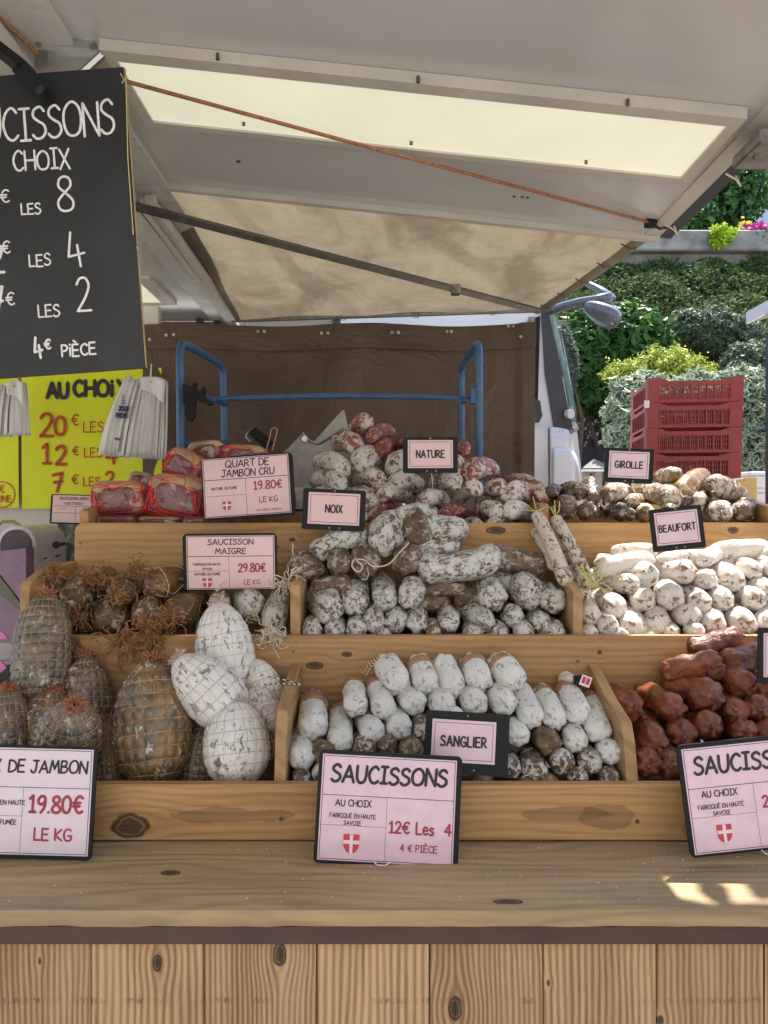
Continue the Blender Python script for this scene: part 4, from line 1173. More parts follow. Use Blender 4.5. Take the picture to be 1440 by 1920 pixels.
# plastic bag bundles
def bags(label, cx, cy, d, w, h, n, printed, roll=0, flip=1):
    s = d / F
    e = empty('bag_bundle', P(cx, cy, d), label, 'plastic bags', 'bundles of white carrier bags', rot=facing(roll))
    top = h/2
    for i in range(n):
        u0 = i / n
        xa = (-w/2 + w * u0 * .92); wd = w * (.30 if i < n-2 else .16)
        xt = xa * .62 + w * .15
        mb = MB(); dep = -.002 - .006 * i if flip > 0 else -.05 + .006 * i
        def fn(u, v, i=i, xa=xa, xt=xt, wd=wd, dep=dep):
            f = v ** 1.5
            x = (xa + wd * u) * (1 - f) + (xt + wd * .55 * u) * f
            y = -h/2 + (h - abs(u - .5) * 10 - 6 * (i % 3)) * v + 10 * u * (1-v) * (1 if i == 0 else .3)
            z = dep + .010 * math.sin(u * 6.3 + i) * (1 - .4*v) + .003 * math.sin(u*21 + v*4 + i*2)
            return (x * s, y * s, z)
        mb.grid(fn, 12, 10)
        mb.build('bag', M['bag'], e, local=True, smooth=True, solid=.001)
    # folded shoulder at the hook
    mb = MB(); mb.grid(lambda u, v: ((w * (.02 + .46*u)) * s, (top - 6 + 7*math.sin(u*3.1) - 46 * v * (.4 + .6*u)) * s, -.02 + .05*u*.5 + .01 * math.sin(u*9)), 12, 8); mb.build('bag_handle', M['bag'], e, local=True, smooth=True, solid=.001)
    mb = MB(); mb.tube([((w*.2)*s, (top+26)*s, -.03), ((w*.2)*s, (top - 4)*s, -.03), ((w*.24)*s, (top - 10)*s, -.01)], .0025, 6); mb.build('hook', M['steel'], e, local=True)
    if printed:
        mb = MB()
        for (txt, xx_, yy_, hh_) in (('JOUR', -16, 9, 8), ('FROM', -19, -4, 8)):
            text_strokes(mb, txt, xx_*s, yy_*s, hh_*s, 2.6*s, 'C', gap=.2, sx=.72, z=.0125)
        text_strokes(mb, 'PRIX', -24*s, -46*s, 4*s, 1.2*s, 'C', z=.0125)
        for k_ in range(7): mb.tube([((-18 - 3 + .3*k_)*s, (22 + 3*k_)*s, .0125), ((-18 + 6 - .9*k_)*s, (22.5 + 3*k_)*s, .0125)], .7*s, 4, flat=((0,0,1), .4))
        mb.build('printed_lettering', plain('navy_ink', (.02, .03, .09), .6, bump=0), e, local=True)
    return e
bags('bundle of white plastic carrier bags with navy print hooked over the yellow poster', 249, 781, 2.72, 122, 154, 10, True, -3)
bags('smaller bundle of plain white plastic bags at the edge beside the poster', 4, 766, 2.72, 92, 104, 7, False, 3)

# ---- blue trolley
tr = empty('hand_trolley', (-.35, 2.6, 0), 'blue tubular hand trolley with two upright handle frames', 'trolley')
def bent(pts, r, nb=5, rad=.05):
    out = [pts[0]]
    for i in range(1, len(pts) - 1):
        a = pts[i] + (pts[i-1] - pts[i]).normalized() * rad; b = pts[i] + (pts[i+1] - pts[i]).normalized() * rad
        for k_ in range(nb + 1):
            t = k_ / nb; out.append(a.lerp(pts[i], t).lerp(pts[i].lerp(b, t), t))
    out.append(pts[-1]); return out
def D2(p, z): return Vector((p.x, p.y, z))
a, b = P(337, 640, 2.35), P(419, 686, 2.72)
bl = D2(P(346, 830, 2.35), .35); bl2 = D2(P(429, 830, 2.72), .35)
mb = MB(); mb.tube(bent([bl, a, b, bl2], .013), .013, 12); mb.build('handle_frame', M['blue'], tr, smooth=True)
a, b = P(898, 640, 2.35), P(865, 690, 2.72)
br = D2(P(900, 850, 2.35), .35); br2 = D2(P(868, 830, 2.72), .35)
mb = MB(); mb.tube(bent([br, a, b, br2], .013), .0125, 12); mb.build('handle_frame', M['blue'], tr, smooth=True)
a, b = P(345, 737, 2.36), P(425, 752, 2.70); 
mb = MB(); mb.tube([P(392, 748, 2.50), P(430, 747, 2.52), P(620, 742, 2.50), P(800, 744, 2.48), P(884, 748, 2.42)], .0095, 10); mb.build('crossbar', M['blue'], tr, smooth=True)
for (a, b) in ((P(343, 738, 2.36), P(424, 757, 2.71)), (P(890, 742, 2.36), P(868, 752, 2.71)), (P(345, 834, 2.36), P(425, 832, 2.71))):
    mb = MB(); mb.tube([a, b], .011, 4); mb.build('side_bar', M['blue'], tr)
mb = MB(); q = P(888, 745, 2.36); mb.bbox(q + Vector((-.01, -.012, -.022)), q + Vector((.01, .012, .03)), .003); mb.build('joint_plate', M['blue'], tr)
mb = MB(); mb.bbox((-.66, 2.33, .30), (.32, 2.74, .35), .006); mb.build('platform', M['bar'], tr)
for (x, y) in ((-.55, 2.40), (.22, 2.40), (-.55, 2.66), (.22, 2.66)):
    mb = MB(); mb.tube([(x - .015, y, .10), (x + .015, y, .10)], .10, 18); wv = mb.build('wheel', M['rubber'], tr)
    mb = MB(); mb.bbox((x - .012, y - .01, .19), (x + .012, y + .01, .30)); mb.build('fork', M['galv'], wv)
# black spring clamp on the trolley
q = P(362, 742, 2.31)
cm = empty('spring_clamp', q, 'black plastic spring clamp gripping the blue trolley frame', 'clamp')
def cpx(poly, y=2.30, th=.025, nm='jaw'):
    mb = MB(); mb.prism([P(a, b, y) for a, b in poly], (0, th, 0)); mb.build(nm, M['rubber'], cm)
cpx([(342, 719), (352, 722), (367, 728), (399, 757), (390, 759), (365, 748), (350, 757), (343, 758)])
cpx([(355, 735), (363, 716), (368, 718), (362, 736)], 2.298, .02, 'handle'); cpx([(372, 742), (379, 725), (384, 726), (383, 745)], 2.296, .02, 'handle')
cpx([(347, 748), (366, 750), (364, 780), (358, 790), (351, 789), (347, 776)], 2.294, .018, 'grip')

# ---- slicer behind the goods
slc = empty('meat_slicer', P(600, 960, 2.48), 'brushed steel meat slicer half hidden behind the sausages', 'slicer')
mb = MB(); mb.prism([P(a, b, 2.45) for a, b in ((520, 860), (568, 812), (582, 829), (592, 833), (603, 832), (642, 803), (670, 803), (670, 930), (520, 930))], (0, .012, 0)); mb.build('carriage_plate', M['galv'], slc)
mb = MB(); mb.tube([P(567, 812, 2.445), P(582, 828, 2.445), P(596, 832, 2.445), P(606, 828, 2.445), P(644, 803, 2.445)], .004, 6); mb.build('edge_rail', M['steel'], slc)
mb = MB(); mb.prism([P(a, b, 2.52) for a, b in ((585, 832), (642, 769), (646, 770), (656, 815), (650, 840))], (0, .006, 0)); mb.build('blade_guard', M['galv'], slc)
mb = MB(); mb.tube([P(569, 823, 2.44), P(571, 823, 2.42)], .010, 10); mb.build('knob', M['steel'], slc)
mb = MB(); mb.tube([P(474, 808, 2.44), P(506, 836, 2.44)], .018, 10); mb.build('handle', M['rubber'], slc)
mb = MB(); mb.tube([P(470, 828, 2.44), P(461, 820, 2.44), P(464, 812, 2.44), P(472, 804, 2.44)], .004, 6); mb.build('lever', M['steel'], slc)
mb = MB(); q = P(560, 960, 2.45); mb.bbox((q.x - .2, 2.42, q.z), (q.x + .35, 2.75, q.z + .08), .01); mb.build('base', M['steel'], slc)
# back table the slicer, machine stand on
bt = empty('back_table', (-.6, 2.6, 0), 'work table behind the display carrying slicer and coffee machine', 'table')
mb = MB(); mb.bbox((-1.9, 2.24, 1.10), (.35, 2.80, 1.13), .004); mb.build('tabletop', M['galv'], bt)
for (x, y) in ((-1.85, 2.28), (.30, 2.28), (-1.85, 2.76), (.30, 2.76)):
    mb = MB(); mb.bbox((x - .02, y - .02, 0), (x + .02, y + .02, 1.099)); mb.build('leg', M['bar'], bt)
mb = MB(); q = P(560, 960, 2.45); mb.bbox((q.x - .22, 2.42, 1.131), (q.x + .36, 2.76, q.z - .001), .004); tag(mb.build('storage_box', M['van_dark']), 'dark box the slicer stands on', 'box')

# ---- coffee machine
cmx = empty('coffee_machine', P(60, 1200, 2.22), 'glossy white coffee machine with a dark round front and tinted water tank', 'coffee machine')
def arch(px0, px1, ytop, ybot, n=16):
    cxp = (px0 + px1) / 2; r = (px1 - px0) / 2
    pts = [(px1, ybot)]
    for k_ in range(n + 1):
        a = math.pi * k_ / n; pts.append((cxp + r * math.cos(a), ytop + r - r * math.sin(a)))
    pts.append((px0, ybot)); return pts
def rotp(p, c, ang):
    v = Vector(p) - Vector(c); v.rotate(Matrix.Rotation(ang, 3, 'Z')); return Vector(c) + v
cc = P(35, 1100, 2.2)
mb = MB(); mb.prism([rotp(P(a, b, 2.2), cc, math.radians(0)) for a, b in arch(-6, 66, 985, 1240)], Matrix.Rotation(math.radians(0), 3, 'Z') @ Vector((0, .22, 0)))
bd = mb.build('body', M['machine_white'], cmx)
md = bd.modifiers.new('Bevel', 'BEVEL'); md.width = .008; md.segments = 3; md.limit_method = 'ANGLE'; md.angle_limit = math.radians(50)
mb = MB(); mb.prism([rotp(P(a, b, 2.195), cc, math.radians(0)) for a, b in arch(2, 60, 993, 1035)], Matrix.Rotation(math.radians(0), 3, 'Z') @ Vector((0, -.006, 0))); mb.build('front_plate', plain('pink_lit_dark_plastic', (.05, .03, .05), .35), cmx)  # purple tone paints the pink light onto the dark front
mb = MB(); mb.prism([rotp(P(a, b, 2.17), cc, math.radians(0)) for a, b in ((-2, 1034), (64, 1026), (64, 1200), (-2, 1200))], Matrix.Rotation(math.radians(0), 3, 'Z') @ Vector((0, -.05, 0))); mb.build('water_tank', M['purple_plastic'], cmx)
q = P(106, 1021, 2.22); mb = MB(); mb.tube([q, q + Vector((.012, -.03, 0))], .011, 12); mb.tube([q + Vector((.01, -.025, 0)), q + Vector((.035, -.02, .004))], .005, 8); mb.build('lever', M['rubber'], cmx)
for (a, b, c_, d_) in ((80, 1049, 94, 1046), (102, 1045, 114, 1041)):
    mb = MB(); mb.tube([P(a, b, 2.195), P((a+c_)/2, (b+d_)/2 - 1, 2.19), P(c_, d_, 2.195)], [.001, .003, .001], 6); mb.build('slot', M['rubber'], cmx)
mb = MB(); mb.tube([P(-10, 990, 2.5), P(5, 978, 2.5), P(25, 978, 2.5), P(45, 990, 2.5)], .006, 8); tag(mb.build('hose', plain('tan_hose', (.4, .3, .13), .6), smooth=True), 'tan hose curving behind the coffee machine', 'hose')
# pale crumpled bags behind machine
bush_pts = None
mb = MB()
def crumple(u, v):
    p = P(105 + 75*u, 965 + 130*v, 2.5); return (p.x, p.y + .03*mnoise.noise(Vector((u*6, v*6, 1))), p.z + .02*mnoise.noise(Vector((u*7, v*7, 5))))
mb.grid(crumple, 24, 24); tag(mb.build('crumpled_bag', plain('clear_bag', (.33, .34, .27), .25, var=.3, scale=18, bump=.8), solid=.002), 'crumpled clear bag behind the coffee machine', 'bag')
# dark shelf unit and pink papers at far left
sh = empty('dark_shelf', (-1.1, 2.0, 0), 'dark shelf unit under the coffee machine', 'shelf')
mb = MB(); mb.bbox((-1.75, 1.96, .0), (-.90, 2.20, 1.05)); mb.build('carcass', M['van_dark'], sh)
mb = MB(); mb.prism([P(-20, 1070, 1.9), P(-5, 1075, 1.9), P(45, 1140, 1.9), P(40, 1148, 1.9), P(-20, 1100, 1.9)], (0, .01, 0)); mb.build('brace', M['bar'], sh)
for i, poly in enumerate((((-20, 1182), (6, 1186), (14, 1198), (-20, 1199)), ((-20, 1235), (2, 1240), (12, 1252), (-20, 1278)))):
    mb = MB(); mb.prism([P(a, b, 1.92) for a, b in poly], (0, .006, 0)); tag(mb.build('pink_box', plain('bright_pink_card', (.75, .22, .52), .5)), ['pink card lying on the dark shelf', 'larger pink card leaning below the first on the dark shelf'][i], 'card', 'pink cards on the dark shelf')

# ---- blackboard
bd_s = 1.3 / F
B = empty('blackboard', P(-60, 430, 1.3), 'blackboard with white chalk sausage prices held by a black clamp', 'blackboard', rot=facing(4.1))
# local px coordinates: origin at photo (-60, 430)
th = math.radians(4.1)
def bl_(px, py):
    dx, dy = px + 60, -(py - 430); return (dx*math.cos(th) + dy*math.sin(th)), (-dx*math.sin(th) + dy*math.cos(th))
xr, _ = bl_(250, 417); 
s = bd_s
mb = MB(); mb.prism([(-360*s, -283*s, -.006), ((xr+2)*s, -283*s, -.006), ((xr+3)*s, -60*s, -.006), ((xr-1)*s, -55*s, -.006), ((xr+3)*s, -48*s, -.006), ((xr+2)*s, 283*s, -.006), (-360*s, 283*s, -.006)], (0, 0, .006)); mb.build('board', M['blackboard'], B, local=True)
mb = MB(); mb.bbox(((xr+3.2)*s, -282*s, -.0058), ((xr+4.6)*s, 282*s, -.0004)); mb.build('raw_edge', M['raw_edge'], B, local=True)
mb = MB()
ALT = {'4': 'c4', '7': 'c7'}
def chalk(txt, px, py, h, w, sx=1.0, align='L', gap=.17):
    mb = MB(); x, y = bl_(px, py); text_strokes(mb, txt, x*s, y*s, h*s, w*s, align, gap=gap, sx=sx, alt=ALT, z=.0004, jit=.05, flat=.2); mb.build('chalk_lettering', M['chalk'], B, local=True)
chalk('SAUCISSONS', 216, 252, 62, 4.8, .72, 'R', .10)
chalk('CHOIX', 131, 315, 36, 4.0, .82, 'R', .14); chalk('AU', -15, 326, 36, 4.0, .82, 'R', .14)
chalk('20', -16, 384, 56, 5.5, .9, 'R'); chalk('€', 1, 380, 24, 3.1, 1.05); chalk('LES', 41, 403, 20, 3.1, .92); chalk('8', 110, 396, 62, 4.4, .85)
chalk('12', 8, 512, 56, 5.5, .9, 'R'); chalk('€', 4, 476, 22, 3.1, 1.05); chalk('LES', 56, 500, 22, 3.1, .92); chalk('4', 130, 498, 64, 4.4, .80)
chalk('7', 12, 600, 60, 5.5, .9, 'R'); chalk('€', 12, 572, 22, 3.1, 1.05); chalk('LES', 73, 595, 22, 3.1, .92); chalk('2', 146, 581, 60, 4.4, .78)
chalk('4', 66, 670, 40, 4.8, .62); chalk('€', 84, 654, 18, 3.6, .95); chalk('PiÈCE', 117, 669, 22, 3.6, .95)
# clamp holding the blackboard
ck = empty('clamp_arm', P(30, 100, 1.25), 'black plastic clamp gripping the top of the blackboard', 'clamp')
mb = MB(); mb.tube([P(-60, 40, 1.30), P(-20, 78, 1.28), P(40, 125, 1.265)], .0125, 4); mb.build('arm', M['rubber'], ck)
mb = MB(); mb.prism([P(a, b, 1.262) for a, b in ((22, 132), (42, 108), (64, 130), (86, 163), (75, 182), (60, 170))], (0, .014, 0)); jw = mb.build('jaw', M['rubber'], ck)
mb = MB(); mb.prism([P(a, b, 1.258) for a, b in ((65, 168), (77, 158), (84, 165), (73, 177))], (0, .003, 0)); mb.build('slot', M['ink'], jw)
mb = MB(); mb.tube([P(226, 138, 1.28), P(232, 148, 1.275), P(229, 156, 1.285), P(236, 146, 1.30), P(240, 300, 1.297), P(250, 440, 1.297)], .0009, 5); tag(mb.build('thread', M['string_yellow']), 'thin yellow thread tied round the blackboard corner', 'thread')

# ================================================================== COUNTER
TOPZ = .90
ct = empty('market_counter', (0, 1.3, 0), 'long pine market counter with plank front', 'counter')
U = lambda px, d=1.13: (px - 720) / F * d
cw = wood('counter_top_wood', 'T', (.50, .345, .175), (.25, .148, .07), K=230, amp=6.0, knots=((U(320, 1.242), 1.242 + .6*.9, .015, .009), (U(955, 1.135), 1.150 + .6*.9, .022, .007)), grey=.38, relief=.4, lines=.3, seed=2.2)
def top(u, v):
    x = -1.45 + 3.1 * u; y = 1.1275 + (1.72 - 1.1275) * v
    z = TOPZ + (.0008 * mnoise.noise(Vector((x * 6, y * 20, 0))) if v > 0 else -.0015)
    return (x, y + (.0022 * mnoise.noise(Vector((x * 9, 0, 2))) if v == 0 else 0), z)
mb = MB(); mb.grid(top, 90, 30)
mb.grid(lambda u, v: (-1.45 + 3.1 * u, 1.1275 + .0022 * mnoise.noise(Vector(((-1.45 + 3.1 * u) * 9, 0, 2))) * (1) + .001 * math.sin(v * 9), TOPZ - .0015 - .0245 * v + (.0025 * mnoise.noise(Vector((u * 60, 0, 4))) if v == 1 else 0)), 90, 3)
mb.build('counter_top', cw, ct)
mb = MB(); mb.bbox((-1.45, 1.150, .873), (1.65, 1.72, .897)); mb.build('top_underside', cw, ct)
mb = MB(); mb.bbox((-1.45, 1.134, .8425), (1.65, 1.152, .872), .002); mb.build('metal_strip', plain('brown_metal_strip', (.085, .042, .028), .4, var=.18, scale=9), ct)
seams = [-254, -42, 170, 382, 594, 806, 1019, 1231, 1434, 1650]
kn = {1: [(295, 1806, .016, .0085)], 2: [(525, 1790, .020, .0125)], 3: [], 4: [(855, 1892, .022, .0125)], 5: [(1028, 1843, .006, .0035)], 6: [(1240, 1914, .009, .0065)], 0: [(75, 1803, .006, .0032)]}
nk = [None, (1, [(75, 1803, .007, .003)]), (2, [(295, 1806, .016, .0085)]), (3, [(525, 1790, .022, .0125)]), (4, []), (5, [(855, 1892, .022, .0125)]), (6, [(1028, 1843, .006, .0035)]), (7, [(1240, 1914, .009, .006)]), (8, [])]
for i in range(len(seams) - 1):
    ks = nk[i][1] if i < len(nk) and nk[i] else []
    kk = [(CAMZ - (b - 960) / F * 1.146, U(a, 1.146) + .8 * 1.146, c_ * .8, d_ * .8) for a, b, c_, d_ in ks]
    tn = (1.0, .92, 1.05, .96, 1.08, .94, 1.02, .90, 1.0)[i]
    wm = wood('front_plank_wood_%d' % i, 'Z', (.60 * tn, .385 * tn, .20 * tn), (.27, .14, .058), K=640 + 120 * math.sin(i * 2.7), amp=3.8, knots=kk, relief=.95, lines=.72, seed=i * 3.7 + 1, rough=.6, scuff=(.7495, .0045))
    lean = -.006 if i > 5 else 0
    x0, x1 = U(seams[i], 1.146) + .0009, U(seams[i+1], 1.146) - .0009
    mb = MB(); mb.bbox((x0, 1.146 + (.0012 if i % 2 else 0), .02), (x1, 1.166, .8415), .0012)
    mb.build('plank', wm, ct)
mb = MB(); mb.bbox((-1.4, 1.168, .05), (1.6, 1.19, .84)); mb.build('backing', M['van_dark'], ct)
for x in (-1.3, 1.5):
    for y in (1.25, 1.66):
        mb = MB(); mb.bbox((x - .03, y - .03, 0), (x + .03, y + .03, .872)); mb.build('leg', cw, ct)

# ================================================================== TIERED TRAYS
def mkwood(nm, axis='X', knots=(), seed=0, K=150, stains=(), **kw):
    return wood(nm, axis, kw.pop('light', (.50, .288, .118)), kw.pop('dark', (.22, .102, .036)), K=K, amp=kw.pop('amp', 3.2), knots=knots, seed=seed, stains=stains, **kw)
def kpos(px, py, d, a, b): return ((px - 720) / F * d, CAMZ - (py - 960) / F * d + .9 * d, a, b)
def screws(parent, lst, d):
    for (px, py) in lst:
        q = P(px, py, d - .0005); mb = MB(); mb.tube([q, q + Vector((0, -.0012, 0))], .0042, 10); sc = mb.build('screw', M['screw'], parent)
        mb = MB(); mb.bbox(q + Vector((-.0026, -.0016, -.0005)), q + Vector((.0026, -.00125, .0005))); mb.bbox(q + Vector((-.0005, -.0017, -.0026)), q + Vector((.0005, -.00165, .0026))); mb.build('slot', M['ink'], sc)

def divider(parent, x, y0, y1, zlist, mat, th=.022, name='divider'):
    """zlist: (y, z) outline along the top, front to back; z0 = bottom"""
    zb = zlist[0]
    poly = [(x, y0, zb)] + [(x, y, z) for y, z in zlist[1]] + [(x, y1, zb)]
    mb = MB(); mb.prism(poly, (th, 0, 0)); o = mb.build(name, mat, parent)
    md = o.modifiers.new('Bevel', 'BEVEL'); md.width = .0022; md.segments = 2; md.limit_method = 'ANGLE'
    return o
def rboard(lo, hi, r, rl=True):
    """front board with a rounded upper corner at its free end"""
    x0, y0, z0 = lo; x1, y1, z1 = hi
    pts = [(x0, z0), (x1, z0), (x1, z1)]
    for k_ in range(5):
        a = math.pi/2 * (1 + k_ / 4); pts.append((x0 + r + r * math.cos(a), z1 - r + r * math.sin(a)))
    mb = MB(); mb.prism([(x, y0, z) for x, z in pts], (0, y1 - y0, 0)); return mb

side_w = mkwood('side_board_wood', 'Y', seed=9, K=150, relief=.3, lines=.3, amp=2.0)
side_w2 = mkwood('divider_wood', 'Y', seed=4, K=150, light=(.46, .28, .12), dark=(.22, .115, .045), grey=.2, lines=.3, amp=2.0)
endg = M['raw_edge']
# tray 1 (front)
D1, D2_, D3 = 1.355, 1.64, 1.92
z1 = CAMZ - .495; z2 = P(0, 1192, D2_).z; z3 = P(0, 980.5, D3).z
t1 = empty('display_tray', (0, D1, TOPZ), 'front pine display tray standing on the counter, holding netted hams', 'tray', 'stepped pine display trays')
w1 = mkwood('front_tray_wood', 'X', knots=(kpos(245, 1549, D1, .032, .021),), seed=1.3, K=420, amp=4.5, lines=.30, stains=(kpos(1140, 1532, D1, .050, .021), kpos(1060, 1525, D1, .07, .012), kpos(420, 1530, D1, .11, .014), kpos(1330, 1560, D1, .045, .035)))
mb = MB(); mb.bbox((-1.3, D1, TOPZ + .004), (1.45, D1 + .022, z1), .0018); mb.build('front_board', w1, t1)
mb = MB(); mb.bbox((-1.29, D1 + .0225, TOPZ + .003), (1.45, D2_ - .001, TOPZ + .015)); mb.build('tray_floor', M['gap_shade'], t1)
screws(t1, ((527, 1535), (1195, 1540)), D1)
def zpx(py, d): return P(0, py, d).z
for (pxf, pxw, ytop, pyb) in ((526, 0, 1330, 1272), (1184, 0, 1352, 1300)):
    x = (pxf - 720) / F * 1.385 - .011
    divider(t1, x, D1 + .0225, D2_ - .001, (TOPZ + .016, [(D1 + .0225, z1 - .004), (D1 + .04, zpx(ytop + 40, 1.40)), (D1 + .06, zpx(ytop, 1.42)), (1.50, zpx((ytop + pyb) / 2 - 14, 1.50)), (D2_ - .001, z2 - .06)]), side_w2)
# tray 2 (middle)
t2 = empty('display_tray', (0, D2_, TOPZ), 'middle pine display tray, one step up, holding brown rosettes, walnut and cheese sausages', 'tray', 'stepped pine display trays')
w2 = mkwood('middle_tray_wood', 'X', knots=(kpos(650, 1227, D2_, .011, .006), kpos(590, 1248, D2_, .018, .008), kpos(1124, 1223, D2_, .005, .005)), seed=6.1, K=380, amp=4.5, lines=.30, dark=(.21, .10, .04), light=(.43, .25, .105))
xl2 = (24 - 720) / F * D2_
rboard((xl2, D2_, TOPZ + .1), (1.7, D2_ + .022, z2), .008).build('front_board', w2, t2)
mb = MB(); mb.bbox((xl2 + .02, D2_ + .0225, z2 - .105), (1.7, D3 - .001, z2 - .095)); mb.build('tray_floor', M['gap_shade'], t2)
mb = MB(); mb.bbox((xl2 + .02, D2_ + .0225, TOPZ + .002), (xl2 + .04, D3 - .01, z2 - .106)); mb.build('support', side_w2, t2)
screws(t2, ((550, 1221), (1083, 1240), (31, 1236)), D2_)
xs2 = (36 - 720) / F * 1.66
divider(t2, xs2, D2_ + .0225, D3 - .001, (z2 - .094, [(D2_ + .0225, zpx(1100, 1.66)), (D2_ + .035, zpx(1090, 1.67)), (1.76, zpx(1066, 1.76)), (D3 - .001, zpx(1053, 1.90))]), side_w, name='side_board')
for (pxf, yt, yb) in ((555, 1092, 1082), (1080, 1108, 1062)):
    x = (pxf - 720) / F * 1.68 - .011
    divider(t2, x, D2_ + .0225, D3 - .001, (z2 - .094, [(D2_ + .0225, zpx(yt + 6, 1.66)), (D2_ + .032, zpx(yt, 1.67)), (D3 - .001, zpx(yb - 22, 1.90))]), side_w2)
# tray 3 (top)
t3 = empty('display_tray', (0, D3, TOPZ), 'top pine display tray holding netted ham quarters, plain and mushroom sausages', 'tray', 'stepped pine display trays')
w3 = mkwood('top_tray_wood', 'X', knots=(kpos(930, 994, D3, .024, .009), kpos(1374, 994, D3, .013, .0085), kpos(548, 1012, D3, .008, .005)), seed=11.7, K=360, amp=4.5, lines=.30, light=(.54, .315, .125), dark=(.29, .145, .05))
xl3 = (140 - 720) / F * D3
rboard((xl3, D3, TOPZ + .2), (1.9, D3 + .022, z3), .022).build('front_board', w3, t3)
mb = MB(); mb.bbox((xl3 + .02, D3 + .0225, z3 - .075), (1.9, 2.30, z3 - .065)); mb.build('tray_floor', M['gap_shade'], t3)
mb = MB(); mb.bbox((xl3 + .02, 2.301, TOPZ), (1.9, 2.322, z3 + .03)); mb.build('back_board', side_w, t3)
screws(t3, ((151, 1019), (565, 1006), (521, 1025)), D3)
divider(t3, (152 - 720) / F * 1.95, D3 + .0225, 2.30, (z3 - .064, [(D3 + .0225, zpx(957, 1.95)), (2.30, zpx(925, 2.30))]), side_w, name='side_board')
divider(t3, (1437 - 720) / F * 1.95, D3 + .0225, 2.30, (z3 - .064, [(D3 + .0225, zpx(950, 1.95)), (2.30, zpx(915, 2.30))]), side_w)
divider(t3, (1010 - 720) / F * 1.96, D3 + .0225, 2.30, (z3 - .064, [(D3 + .0225, zpx(945, 1.95)), (2.30, zpx(935, 2.30))]), side_w)

# ================================================================== SAUSAGES
def axis_frame(A, B, upref=None):
    X = (A - B).normalized()
    up = upref or Vector((0, 0, 1))
    Y = up.cross(X)
    if Y.length < .05: Y = Vector((0, 1, 0)).cross(X)
    Y.normalize(); Z = X.cross(Y)
    return Matrix((X, Y, Z)).transposed()

def saus_mesh(name, mat, L, r, bend, seed, lump=.07, nub=.5, nu=30, nv=26, waist=0.0, fold=.06, taper=0.0):
    """dried sausage along local X, near end at +X, with a pinched end"""
    rnd = random.Random(seed)
    sec = []
    K = 7
    half = L / 2
    for k_ in range(K):                       # far cap
        a = math.pi / 2 * k_ / K
        sec.append((-half - r * math.cos(a), r * max(.0, math.sin(a)) ** .8, 1 - math.sin(a)))
    nb = nu - 2 * K
    for k_ in range(nb):
        sec.append((-half + L * k_ / (nb - 1), r, 0))
    for k_ in range(K):
        a = math.pi / 2 * (K - 1 - k_) / K
        sec.append((half + r * math.cos(a), r * max(.0, math.sin(a)) ** .8, 1 - math.sin(a)))
    if nub > 0:
        x_end = half + r
        sec = sec[:-1] + [(x_end - r*.04, r*.22, .9), (x_end + r*.06*nub, r*.15, .6), (x_end + r*.28*nub, r*.12, .3), (x_end + r*.34*nub, r*.02, 0)]
    m = len(sec); vs = []
    fx = rnd.uniform(0, 50); kf = rnd.choice((5, 6, 7)); ph = rnd.uniform(0, 6)
    tot = half + r
    for (x, rr, cp) in sec:
        f = x / tot
        off = -bend * f * f * tot
        rr *= 1 - waist * math.exp(-(f * 3 - rnd_w(seed)) ** 2) - taper * (f * .5)
        for j in range(nv):
            a = 2 * math.pi * j / nv
            n = mnoise.noise(Vector((x / r * .9 + fx, math.cos(a) * 1.3, math.sin(a) * 1.3 + seed % 17)))
            n2 = mnoise.noise(Vector((x / r * 2.6 + fx, math.cos(a) * 3.2, math.sin(a) * 3.2 + seed % 13)))
            q = rr * (1 + lump * n * 1.8 + lump * .55 * n2 + fold * math.cos(kf * a + ph) * cp * (1 - cp) * 4)
            vs.append((x, math.cos(a) * q, math.sin(a) * q + off))
    fs = []
    for i in range(m - 1):
        for j in range(nv):
            j2 = (j + 1) % nv; fs.append((i*nv + j, i*nv + j2, (i+1)*nv + j2, (i+1)*nv + j))
    fs.append(tuple(range(nv - 1, -1, -1))); fs.append(tuple((m-1)*nv + j for j in range(nv)))
    me = bpy.data.meshes.new(name); me.from_pydata(vs, [], fs); me.update()
    me.polygons.foreach_set('use_smooth', [True] * len(me.polygons)); me.materials.append(mat)
    return me
def rnd_w(seed): return ((seed * 7919) % 100) / 100 * 2 - 1

def local_child(name, mb, mat, parent, smooth=True):
    return mb.build(name, mat, parent, smooth=smooth, local=True)

def curl(mb, p, d, length, rad, rnd, step=9, wild=.9):
    pts = [Vector(p)]; d = Vector(d).normalized()
    for k_ in range(step):
        d = (d + Vector((rnd.uniform(-1, 1), rnd.uniform(-1, 1), rnd.uniform(-1, 1))) * wild).normalized()
        pts.append(pts[-1] + d * length / step)
    # smooth
    out = []
    for i in range(len(pts) - 1):
        out.append(pts[i]); out.append(pts[i].lerp(pts[i+1], .5))
    mb.tube(out, rad * 1.15, 4, cap=False)

